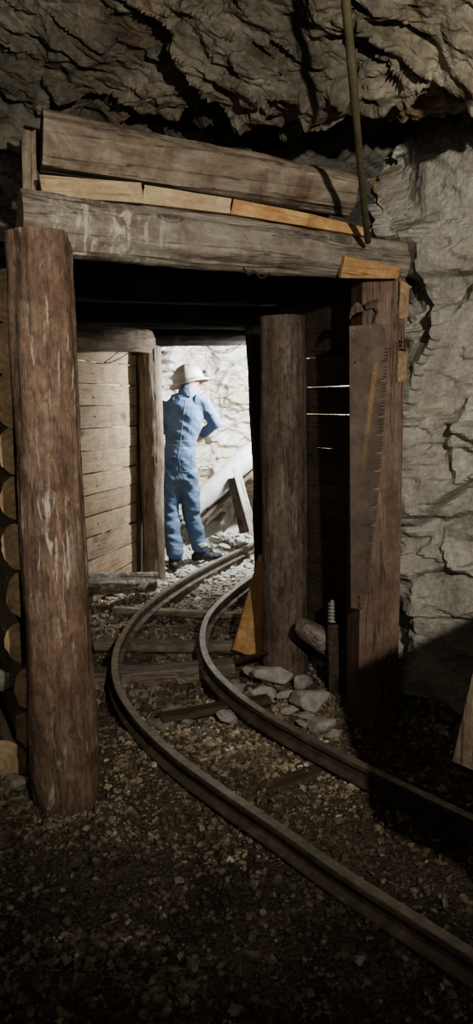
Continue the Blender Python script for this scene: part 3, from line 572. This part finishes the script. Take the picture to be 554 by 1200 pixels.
# ------------------------------------------------------------------ pole hanging from the roof, wires
tag(tube('hanging_hose', smoothpath([P(398, -90, 2.14), P(405, 0, 2.26), P(413, 90, 2.42), P(421, 180, 2.66), P(428, 255, 2.96), P(431, 283, 3.10)], 8), [.0135]*20+[.0125]*21, 'rubber'), 'thin olive hose hanging from the roof to the cap log', 'hose')
tag(tube('loose_wire', smoothpath([P(93, 418, 5.2), P(106, 424, 5.35), P(125, 425.5, 5.5), P(142, 419, 5.65), P(156, 409, 5.80)], 8), .004, 'wire'), 'dark wire sagging across the top pale board', 'wire')
tag(tube('loose_wire', smoothpath([P(238, 401, 6.02), P(252, 412, 6.04), P(268, 413, 6.05), P(287, 400, 6.06)], 8), .003, 'wire'), 'thin wire hanging under the farthest cap log', 'wire')
tag(tube('loose_wire', smoothpath([P(285, 314, 2.93), P(291, 322, 2.92), P(298, 318, 2.93), P(306, 326, 2.95), P(316, 320, 2.97)], 8), .004, 'wire'), 'short twisted pale wire end poking from under the entrance cap log', 'wire')
# ------------------------------------------------------------------ leaning plank, logs and rocks round the middle post
pk = plank('leaning_plank', P(290, 768, 4.18), P(318, 655, 4.55), .20, .03, (.95, .25, -.2), 'board_orange', 'end', w1=.17); tag(pk, 'wide orange-brown plank leaning against the foot of the middle post', 'plank')
lgst = log('log_offcut', P(352, 732, 3.66), P(392, 772, 3.75)+Vector((.12, .12, -.06)), .062, .072, 'cap_grey', 'tie', rough=.009, taper0=.45); tag(lgst, 'short grey log stub with a rounded end leaning beside the middle post', 'log')
fl = log('fallen_log', P(98, 684, 5.15), P(180, 681, 5.42), .082, .072, 'cap_grey', 'end_dark', rough=.011, taper0=0); tag(fl, 'grey log lying on the ground at the foot of the pale board wall', 'log')
tag(plank('wood_splinter', P(164, 690, 5.2), P(182, 672, 5.5), .05, .02, (1, 0, 0), 'post_grey', 'end'), 'broken wedge of wood standing behind the fallen log by the small post', 'splinter')
tag(log('stick', P(276, 776, 4.0), P(315, 764, 3.9), .014, .010, 'board_dark', 'end_dark', seg=14), 'dark stick on the stones in front of the orange leaning plank', 'stick')
ins = Matrix.Translation(P(389, 729, 3.62)); prof = []
for i in range(6): z = i*.018; prof += [(.013, z), (.024, z+.004), (.025, z+.009), (.013, z+.014)]
prof = [(0.0, 0)]+prof+[(.012, .115), (0, .118)]
tag(lathe('insulator', prof, 'ceramic', mw=ins), 'small ribbed pale insulator standing by the foot of the squared post', 'insulator')
tag(plank('wood_block', P(391, 810, 3.60), P(390, 731, 3.64), .06, .06, (1, 0, 0), 'iron', 'iron'), 'dark upright wooden block beneath the ribbed insulator', 'block')
rl = [(319, 797, 24, 'flat grey boulder leaning on the foot of the middle post, the largest there', 4, None), (297, 784, 11, 'small stone left of the largest flat boulder at the middle post', 3, None),
      (302, 812, 19, 'long pale stone below the largest flat boulder at the middle post', 0, None), (352, 800, 15, 'upright pointed stone right of the largest flat boulder', 2, (1.35, .2, .6)),
      (362, 822, 22, 'broad grey boulder at the middle of the rock pile by the right rail', 1, None), (337, 827, 13, 'pale wedge of stone in front of the broad grey boulder', 2, None),
      (357, 834, 11, 'small upright pale chip below the broad grey boulder', 6, (1.2, 0, .3)), (376, 848, 15, 'rounded stone at the right edge of the rock pile', 3, None),
      (353, 845, 8, 'dark little stone between the rail and the rock pile', 5, None), (388, 862, 10, 'last low stone of the rock pile, at the edge of the shadow', 0, None),
      (264, 842, 13, 'grey stone standing between the rails in front of the thick sleeper', 5, None), (278, 800, 10, 'small stone at the right end of the thick sleeper', 1, None), (334, 812, 12, 'grey stone tucked behind the pale wedge of stone', 4, None)]
for px, py, hw, lb, k, rt in rl:
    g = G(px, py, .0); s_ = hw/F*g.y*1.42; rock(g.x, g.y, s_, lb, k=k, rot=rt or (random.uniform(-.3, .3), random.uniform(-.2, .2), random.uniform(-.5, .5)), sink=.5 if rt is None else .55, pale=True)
rock(*G(352, 792, .1).xy, .05, 'stone jammed against the right side of the middle post', k=7)
# rubble in groups
Lx = np.array([(p.x, p.y) for p in pathL])
def railx(y): return float(np.interp(y, Lx[:, 1][::-1][:], Lx[:, 0][::-1][:]))
def scatter(n, yr, dx, smin, smax, label, group, pale=False):
    k = 0; t = 0
    while k < n and t < n*20:
        t += 1; y = random.uniform(*yr); x = railx(y)+random.uniform(*dx); s_ = smin+(smax-smin)*random.random()**2
        if abs(x-railx(y)) < s_+.045 or abs(x-railx(y)-.5) < s_+.05 or x < -1.02: continue
        if math.hypot(x-.27, y-4) < .17 or math.hypot(x-.22, y-4.75) < .14 or math.hypot(x+.7, y-5.95) < .14: continue
        rock(x, y, s_, label, group, pale=pale, sink=.25, name='stone'); k += 1
scatter(90, (3.1, 5.4), (.06, .42), .015, .065, 'small broken stone lying among the sleepers between the rails', 'stones between the rails')
scatter(75, (3.6, 5.5), (-.42, -.06), .015, .07, 'small broken stone on the left of the track below the board wall', 'stones left of the track')
scatter(12, (4.3, 5.6), (.54, .75), .02, .05, 'dim stone between the right rail and the orange plank', 'stones right of the track')
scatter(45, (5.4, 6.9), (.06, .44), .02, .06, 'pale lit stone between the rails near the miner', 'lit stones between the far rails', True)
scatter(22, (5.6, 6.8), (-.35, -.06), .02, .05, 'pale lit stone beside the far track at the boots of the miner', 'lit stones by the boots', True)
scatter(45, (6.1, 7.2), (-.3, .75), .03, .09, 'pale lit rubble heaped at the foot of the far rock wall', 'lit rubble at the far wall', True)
o = rock(*G(265, 640).xy, .17, 'tall pale slab of rock leaning beneath the trough', k=6, rot=(.25, -1.25, .1), pale=True); o.location = P(266, 608, 6.75); o.scale = (.19, .10, .10)
o = rock(0, 7, .1, 'pale pointed rock beside the tall slab under the trough', k=0, rot=(.2, -.9, .4), pale=True); o.location = P(250, 600, 6.95); o.scale = (.2, .13, .12)
for i, (px, py, s_) in enumerate([(288, 618, .10), (252, 632, .09), (281, 632, .08), (262, 640, .08), (238, 640, .07)]):
    o = rock(0, 0, s_, ['pale block at the foot of the white prop', 'pale block right of the boots of the miner', 'pale block just above the far left rail', 'low pale block between the tall slab and the rail', 'pale block behind the right boot'][i], k=i+1, pale=True); o.location = P(px, py, 6.75-.1*i)
for i, (px, py, s_) in enumerate([(196, 440, .10), (200, 418, .12), (190, 455, .08)]):
    o = rock(0, 0, s_, ['pale rock jutting out left of the helmet', 'upper pale rock above the shoulder of the miner, under the cap log', 'small pale rock at the left shoulder of the miner'][i], k=i+2, pale=True); o.location = P(px, py, 7.15)
for i, (px, py, s_) in enumerate([(497, 1100, 9), (468, 1085, 12), (520, 1065, 14), (420, 1135, 14), (525, 1165, 14), (505, 1180, 10), (285, 972, 16), (210, 1035, 10), (475, 1130, 9), (60, 968, 8), (108, 983, 8)]):
    g = G(px, py); rock(g.x, g.y, s_/F*g.y, ['pale pebble just outside the left rail near the bottom right', 'pair-sized pebble outside the left rail, further from the corner', 'flat stone between the rails at the edge of the black shadow', 'flat stone lying in the dim gravel near the bottom', 'long stone at the bottom right corner', 'yellowish square stone near the bottom right corner', 'black stone by the nearest sleeper left of the rail', 'flat brown stone alone in the dark gravel', 'whitish pebble in the gravel below the rail', 'pebble before the foot of the left post', 'second pebble before the foot of the left post, to the right'][i], k=(i*3) % 8)
# ------------------------------------------------------------------ trough and props beyond the miner
tr = empty('rock_chute', P(262, 570, 6.85), 'long rounded white-dusted wooden trough slanting down behind the miner', 'chute')
a = P(222, 603, 6.8); b_ = P(312, 520, 6.9)
log('trough', a, b_, .125, .115, 'galv', 'end', tr, rough=.005, flats=[((.5, .1, -.75), .04)])
plank('side_board', a+Vector((.06, -.03, -.085)), b_+Vector((.06, -.03, -.085)), .045, .05, (0, 0, 1), 'sawn_brown', 'end', tr)
tag(plank('timber_prop', P(298, 626, 6.50), P(276, 548, 6.62), .07, .045, (1, 0, 0), 'tie_pale', 'end'), 'white-lit sawn prop slanting under the trough', 'prop')
tag(plank('timber_prop', P(287, 624, 6.62), P(272, 560, 6.70), .10, .05, (1, 0, 0), 'post_dark', 'end'), 'dark prop board just left of the white-lit one under the trough', 'prop')
# ------------------------------------------------------------------ mine cart at the right edge
TD = Vector((.66, -.75, 0)).normalized(); TN = Vector((.75, .66, 0)).normalized(); K0 = Vector((.572, 1.775, 0))
cart = empty('mine_cart', K0+TD*.5+TN*.31, 'wooden mine cart showing only its slanted board corner at the right edge', 'cart')
W, LN = .62, 1.05
def cb(u, w, z): return K0+TD*u+TN*w+Vector((0, 0, z))
def quadpanel(name, c, th, m, boards=3):
    """c = four corners low-left, low-right, top-right, top-left; made of edge-to-edge boards in one panel"""
    bm = bmesh.new(); n = (c[1]-c[0]).cross(c[3]-c[0]).normalized()*th
    for i in range(boards):
        t0 = i/boards+.006; t1 = (i+1)/boards-.006; q = [c[0].lerp(c[3], t0), c[1].lerp(c[2], t0), c[1].lerp(c[2], t1), c[0].lerp(c[3], t1)]; g = cart.location
        vs = [bm.verts.new(p-g) for p in q]+[bm.verts.new(p+n-g) for p in q]
        for f in ((0, 1, 2, 3), (7, 6, 5, 4), (0, 4, 5, 1), (1, 5, 6, 2), (2, 6, 7, 3), (3, 7, 4, 0)): bm.faces.new([vs[k_] for k_ in f])
    bmesh.ops.recalc_face_normals(bm, faces=bm.faces); return bm_obj(name, bm, m, cart, bev=.004, mw=Matrix.Translation(cart.location))
zb, zt, sl_ = .60, 1.18, .10
quadpanel('side_panel', [cb(0, 0, zb), cb(LN, 0, zb), cb(LN-sl_, 0, zt), cb(sl_, 0, zt)], .035, 'post_grey', 2)
quadpanel('side_panel', [cb(0, W, zb), cb(LN, W, zb), cb(LN-sl_, W, zt), cb(sl_, W, zt)], .035, 'post_grey', 2)
quadpanel('end_panel', [cb(0.01, .0, zb), cb(0.01, W, zb), cb(sl_, W, zt), cb(sl_, 0, zt)], .035, 'sawn_brown')
quadpanel('end_panel', [cb(LN, 0, zb), cb(LN, W, zb), cb(LN-sl_, W, zt), cb(LN-sl_, 0, zt)], .035, 'sawn_brown')
rotc = Matrix((TD, TN, Vector((0, 0, 1)))).transposed()
bm = bmesh.new(); box_bm(bm, cb(LN/2, W/2, zb-.01), (LN, W, .04), rotc); bm_obj('tub_floor', bm, 'board_dark', cart)
for w_ in (.12, W-.12):
    bm = bmesh.new(); box_bm(bm, cb(LN/2+.08, w_, zb-.12), (LN-.12, .09, .18), rotc); bm_obj('frame_beam', bm, 'sawn_brown', cart, bev=.006)
for u_ in (.30, .86):
    bm = bmesh.new(); box_bm(bm, cb(u_, W/2, .34), (.12, W-.26, .16), rotc); bm_obj('axle_block', bm, 'iron', cart, bev=.006)
    tube('axle', [cb(u_, .02, RZ+.15), cb(u_, W-.02, RZ+.15)], .018, 'iron', cart)
    for w_ in (.07, W-.07):
        mwl = Matrix.Translation(cb(u_, w_, RZ+.151)) @ TN.to_track_quat('Z', 'Y').to_matrix().to_4x4()
        lathe('wheel', [(.0, -.03), (.04, -.03), (.045, -.012), (.12, -.010), (.128, -.024), (.15, -.024), (.15, .014), (.172, .016), (.172, .024), (.128, .024), (.12, .008), (.045, .012), (.04, .03), (0, .03)], 'iron', cart, mw=mwl)
# ------------------------------------------------------------------ the miner
def evalremesh(bm, vox, wr, seed, smooth_it=6, name='body'):
    me = bpy.data.meshes.new(name); bm.to_mesh(me); bm.free(); o = bpy.data.objects.new('tmp', me); COL.objects.link(o)
    r = o.modifiers.new('r', 'REMESH'); r.mode = 'VOXEL'; r.voxel_size = vox; s_ = o.modifiers.new('s', 'SMOOTH'); s_.iterations = smooth_it; s_.factor = .5
    dg = bpy.context.evaluated_depsgraph_get(); dg.update(); m2 = bpy.data.meshes.new_from_object(o.evaluated_get(dg)); bpy.data.objects.remove(o)
    n = len(m2.vertices); co = np.zeros(n*3, np.float32); nn = np.zeros(n*3, np.float32); m2.vertices.foreach_get('co', co); m2.vertices.foreach_get('normal', nn); c = co.reshape(-1, 3).astype(float)
    if wr is not None: c = c+nn.reshape(-1, 3)*wr(c)[:, None]
    m2.vertices.foreach_set('co', c.astype(np.float32).ravel()); m2.update(); return m2
def loft(bm, rings, seg=20):
    """rings: (centre, rx, ry, tangent or None) elliptical sections; ends are domed"""
    pts = [Vector(r[0]) for r in rings]; prev = None
    R_ = [(pts[0]-(pts[1]-pts[0]).normalized()*min(rings[0][1:3])*.6, rings[0][1]*.5, rings[0][2]*.5)]+[(pts[i], rings[i][1], rings[i][2]) for i in range(len(rings))]+[(pts[-1]+(pts[-1]-pts[-2]).normalized()*min(rings[-1][1:3])*.6, rings[-1][1]*.5, rings[-1][2]*.5)]
    for i, (p, rx, ry) in enumerate(R_):
        d = (R_[min(i+1, len(R_)-1)][0]-R_[max(i-1, 0)][0]).normalized(); x = Vector((1, 0, 0)); x = x-d*x.dot(d)
        if x.length < .25: x = Vector((0, 0, 1))-d*d.z
        x.normalize(); y = d.cross(x); ring = [bm.verts.new(p+x*math.cos(2*math.pi*k/seg)*rx+y*math.sin(2*math.pi*k/seg)*ry) for k in range(seg)]
        if prev:
            for k in range(seg): bm.faces.new((prev[k], prev[(k+1) % seg], ring[(k+1) % seg], ring[k]))
        else: bm.faces.new(ring[::-1])
        prev = ring
    bm.faces.new(prev)
def ball(bm, c, r, s=(1, 1, 1)):
    g = bmesh.ops.create_uvsphere(bm, u_segments=20, v_segments=14, radius=r); bmesh.ops.transform(bm, matrix=Matrix.Translation(Vector(c)) @ Matrix.Diagonal((*s, 1)), verts=g['verts'])
Rsh, Rel, Rwr = Vector((-.275, 6.27, 1.405)), Vector((-.185, 6.36, 1.235)), Vector((-.29, 6.60, 1.13))
Lsh, Lel, Lwr = Vector((-.600, 6.27, 1.395)), Vector((-.665, 6.36, 1.19)), Vector((-.52, 6.60, 1.14))
neck = Vector((-.415, 6.29, 1.47)); head = Vector((-.405, 6.36, 1.585))
Rh, Rk, Ra = Vector((-.425, 6.28, .84)), Vector((-.395, 6.35, .47)), Vector((-.325, 6.46, .10))
Lh, Lk, La = Vector((-.565, 6.26, .84)), Vector((-.575, 6.28, .47)), Vector((-.530, 6.18, .10))
bm = bmesh.new()                                                        # body: head, neck, trunk, forearms and hands
ball(bm, head, .082, (.92, 1.12, 1.25)); ball(bm, head+Vector((.01, .035, -.05)), .055, (1, 1.1, 1.0))
ball(bm, head+Vector((.012, .105, -.01)), .016, (.8, 1.3, 1.5)); 
for s_ in (-1, 1): ball(bm, head+Vector((s_*.078, .01, -.01)), .02, (.4, 1, 1.5)); ball(bm, head+Vector((.01+s_*.03, .085, .02)), .013)
ball(bm, head+Vector((.012, .095, -.055)), .018, (1.3, .5, .4))
loft(bm, [(neck-Vector((0, 0, .1)), .07, .06), (neck+Vector((0, .01, 0)), .055, .058), (head+Vector((0, -.005, -.05)), .052, .058)])
loft(bm, [((-.49, 6.27, .86), .12, .085), ((-.47, 6.26, 1.05), .11, .08), ((-.44, 6.27, 1.3), .13, .09), (neck-Vector((0, 0, .04)), .07, .06)])
for sh, el, wr_, sd in ((Rsh, Rel, Rwr, 1), (Lsh, Lel, Lwr, -1)):
    loft(bm, [(sh, .04, .04), (el, .035, .035), (wr_, .024, .028)], 14); f_ = (wr_-el).normalized(); up_ = Vector((0, 0, 1)); si = f_.cross(up_).normalized()*1.0
    pc = wr_+f_*.045; ball(bm, pc, .04, (.75, 1.1, .55))
    for k in range(4):
        b0 = pc+f_*.035+si*(.027-.018*k)*1.0; ln = (.07, .078, .072, .058)[k]
        loft(bm, [(b0, .0085, .0085), (b0+f_*ln*.5+Vector((0, 0, -.012)), .008, .008), (b0+f_*ln*.75+Vector((0, 0, -.036)), .0072, .0072)], 10)
    th = pc-si*(.0)+Vector((-sd*.028, -.01, .01)); loft(bm, [(th, .0105, .0105), (th+Vector((-sd*.022, .03, .005)), .0095, .0095), (th+Vector((-sd*.016, .055, -.012)), .008, .008)], 10)
me = evalremesh(bm, .007, None, 1, 3); miner = link('person', me, 'skin'); tag(miner, 'person in blue coveralls and white helmet standing with back turned by the rock wall', 'person')
bm = bmesh.new()                                                        # coveralls
loft(bm, [((-.495, 6.27, .77), .145, .105), ((-.495, 6.265, .88), .150, .115), ((-.482, 6.26, 1.0), .138, .105), ((-.472, 6.265, 1.075), .128, .098), ((-.46, 6.27, 1.17), .145, .11), ((-.445, 6.275, 1.29), .170, .12), ((-.435, 6.28, 1.38), .175, .115), ((-.425, 6.285, 1.435), .120, .085), (neck, .072, .07)], 28)
loft(bm, [(Rsh+Vector((-.07, 0, .01)), .07, .075), (Rsh, .068, .07), (Rsh.lerp(Rel, .5), .060, .062), (Rel, .056, .056), (Rel.lerp(Rwr, .5), .05, .05), (Rwr, .044, .044)])
loft(bm, [(Lsh+Vector((.07, 0, .01)), .07, .075), (Lsh, .068, .07), (Lsh.lerp(Lel, .5), .060, .062), (Lel, .056, .056), (Lel.lerp(Lwr, .5), .05, .05), (Lwr, .044, .044)])
loft(bm, [(Rh, .095, .11), (Rh.lerp(Rk, .45), .092, .10), (Rk, .075, .082), (Rk.lerp(Ra, .5), .072, .078), (Ra+Vector((0, 0, .02)), .070, .075)])
loft(bm, [(Lh, .095, .11), (Lh.lerp(Lk, .45), .092, .10), (Lk, .075, .082), (Lk.lerp(La, .5), .070, .076), (La+Vector((0, 0, .02)), .068, .073)])
def wrinkle(c):
    q = c*np.array([6, 6, 15.]); q[:, 2] += 5*c[:, 0]; low = ss(1.0, .3, c[:, 2]); w = fbm(q, 61, 3); r_ = 1-np.abs(fbm(c*np.array([5, 5, 12.])+np.array([0, 0, 1])*c[:, 0:1]*9, 71, 2))
    belt = np.exp(-((c[:, 2]-1.075)/.018)**2); return (.006+.006*low)*w+.009*(r_-.6)+.004*belt
me = evalremesh(bm, .010, wrinkle, 1, 4); cov = link('coveralls', me, 'denim', miner); cov['label'] = 'faded blue coveralls'
def back_y(x, z):                                                       # surface of the coveralls seen from behind
    ok, loc, n, i_ = cov.ray_cast(Vector((x, 5.5, z)), Vector((0, 1, 0))); return loc.y if ok else 6.15
seam_pts = [Vector((x, back_y(x, z)-.001, z)) for x, z in [(-.418+(1.44-z_)*-.14, z_) for z_ in np.linspace(1.44, .84, 40)]]
tube('back_seam', seam_pts, .0022, 'denim_seam', cov, 6)
for zz in (1.095, 1.06):
    tube('waist_seam', [Vector((x, back_y(x, zz)-.001, zz)) for x in np.linspace(-.585, -.36, 24)], .0018, 'denim_seam', cov, 6)
for x0 in (-.555, -.425):
    q = [(x0-.05, .97), (x0+.05, .97), (x0+.045, .85), (x0, .835), (x0-.045, .85), (x0-.05, .97)]; pp = []
    for (xa, za), (xb, zb_) in zip(q[:-1], q[1:]):
        for t_ in np.linspace(0, 1, 6)[:-1]: x = xa+(xb-xa)*t_; z = za+(zb_-za)*t_; pp.append(Vector((x, back_y(x, z)-.001, z)))
    tube('back_pocket', pp, .0015, 'denim_seam', cov, 6)
bm = bmesh.new(); loft(bm, [(neck+Vector((0, -.004, -.025)), .085, .08), (neck+Vector((0, .0, .045)), .072, .07)], 24); bm_obj('collar', bm, 'denim', miner, True)
def boot(a, d, lab=None):
    d = Vector(d).normalized(); s = Vector((d.y, -d.x, 0)); bm = bmesh.new(); z0 = .018; a = Vector((a.x, a.y, 0))
    def ring(c, rx, rz, z): return (a+d*c+Vector((0, 0, z)), rx, rz)
    loft(bm, [(a+Vector((0, 0, .18)), .056, .058), (a+Vector((0, 0, .10)), .055, .06), (a+d*.01+Vector((0, 0, .06)), .05, .06)], 18)
    for c_, r_, h_ in ((-.045, .042, .055), (0, .046, .07), (.05, .045, .065), (.10, .048, .048), (.15, .046, .042), (.185, .036, .036)):
        ball(bm, a+d*c_+Vector((0, 0, h_*.75+z0-.005)), 1, (r_, r_, h_*.75))
    me = evalremesh(bm, .010, None, 1, 4); c = np.zeros(len(me.vertices)*3, np.float32); me.vertices.foreach_get('co', c); c = c.reshape(-1, 3); c[:, 2] = np.maximum(c[:, 2], .012); me.vertices.foreach_set('co', c.ravel()); me.update()
    gz_ = ground_at(a.x, a.y)+.01; o = link('boot', me, 'boot', miner, mw=Matrix.Translation((0, 0, gz_))); return o
boot(Ra, (.9, .45, 0)); boot(La+Vector((0, 0, 0)), (.15, 1, 0))
# helmet with a headlamp
hm = Matrix.Translation(head+Vector((.004, -.02, -.012))) @ Matrix.Rotation(math.radians(-14), 4, 'Y') @ Matrix.Rotation(math.radians(-6), 4, 'X')
hp = [(r_*1.06, z_*1.08) for r_, z_ in [(.158, -.012), (.162, -.006), (.15, .004), (.128, .012), (.122, .03), (.116, .065), (.10, .098), (.07, .125), (.035, .138), (.001, .141)]]
hel = lathe('helmet', hp, 'helmet', miner, 48, hm); hel.modifiers.new('t', 'SOLIDIFY').thickness = -.004
me = hel.data; c = np.zeros(len(me.vertices)*3, np.float32); me.vertices.foreach_get('co', c); c = c.reshape(-1, 3); a = np.arctan2(c[:, 1], c[:, 0]); rr = np.hypot(c[:, 0], c[:, 1]); c[:, 2] += .007*np.exp(-(c[:, 0]/.012)**2)*(rr < .118)+.004*(np.exp(-((np.abs(c[:, 0])-.045)/.009)**2))*(rr < .118); me.vertices.foreach_set('co', c.ravel()); me.update()
hel['label'] = 'dusty white full-brim helmet'
lm = hm @ Matrix.Translation((.105, .085, .045)) @ Vector((.78, .62, .05)).to_track_quat('Z', 'Y').to_matrix().to_4x4()
hlamp = lathe('headlamp', [(0, -.01), (.03, -.01), (.034, .0), (.034, .035), (.040, .04), (.040, .052), (.034, .054), (0, .05)], 'black', hel, 24, lm)
bm = bmesh.new(); box_bm(bm, (0, 0, 0), (.05, .02, .05)); bm_obj('lamp_bracket', bm, 'black', hel, bev=.003, mw=hm @ Matrix.Translation((.085, .07, .03)))
tube('lamp_cord', smoothpath([hm @ Vector((.10, .06, .03)), hm @ Vector((.13, .02, .012)), hm @ Vector((.11, -.08, .014)), hm @ Vector((.02, -.15, -.0)), neck+Vector((.02, -.08, -.02))], 6), .0035, 'black', hel, 6)
# ------------------------------------------------------------------ light
w = bpy.data.worlds.new('world'); SC.world = w; w.use_nodes = True; w.node_tree.nodes['Background'].inputs[0].default_value = (.012, .011, .007, 1); w.node_tree.nodes['Background'].inputs[1].default_value = 1.0
def lamp(kind, name, loc, target, power, color, **k):
    l = bpy.data.lights.new(name, kind); l.energy = power; l.color = color
    for a_, b2 in k.items(): setattr(l, a_, b2)
    o = bpy.data.objects.new(name, l); COL.objects.link(o); o.location = loc; o.rotation_euler = (Vector(target)-Vector(loc)).to_track_quat('-Z', 'Y').to_euler(); return o
lamp('SPOT', 'entrance_lamp', (.70, 0, 2.15), (.25, 3.2, 1.98), 250, (1.0, .945, .84), spot_size=math.radians(105), spot_blend=.75, shadow_soft_size=.03)
lamp('SPOT', 'left_fill', (-.85, -.3, 1.75), (-.85, 2.7, 1.35), 75, (1.0, .93, .80), spot_size=math.radians(50), spot_blend=1.0, shadow_soft_size=.08)  # added fill spot to brighten the slab ends at the left
lamp('AREA', 'working_lamp', (.42, 6.12, 1.80), (-.40, 7.2, 1.15), 120, (.93, .97, 1.0), shape='DISK', size=.20)
lamp('AREA', 'shadow_fill', (-.5, -.8, 1.9), (.1, 3.5, 1.0), 7, (1.0, .93, .80), shape='DISK', size=.8)  # added soft fill behind the camera that lifts the shadows
lamp('POINT', 'working_glow', (.42, 5.75, 1.45), (0, 0, 0), 7, (1.0, .96, .88), shadow_soft_size=.10)
SC.view_settings.view_transform = 'AgX'
try: SC.view_settings.look = 'AgX - Medium High Contrast'
except Exception: pass
SC.view_settings.exposure = 0.0
SC.cycles.max_bounces = 6
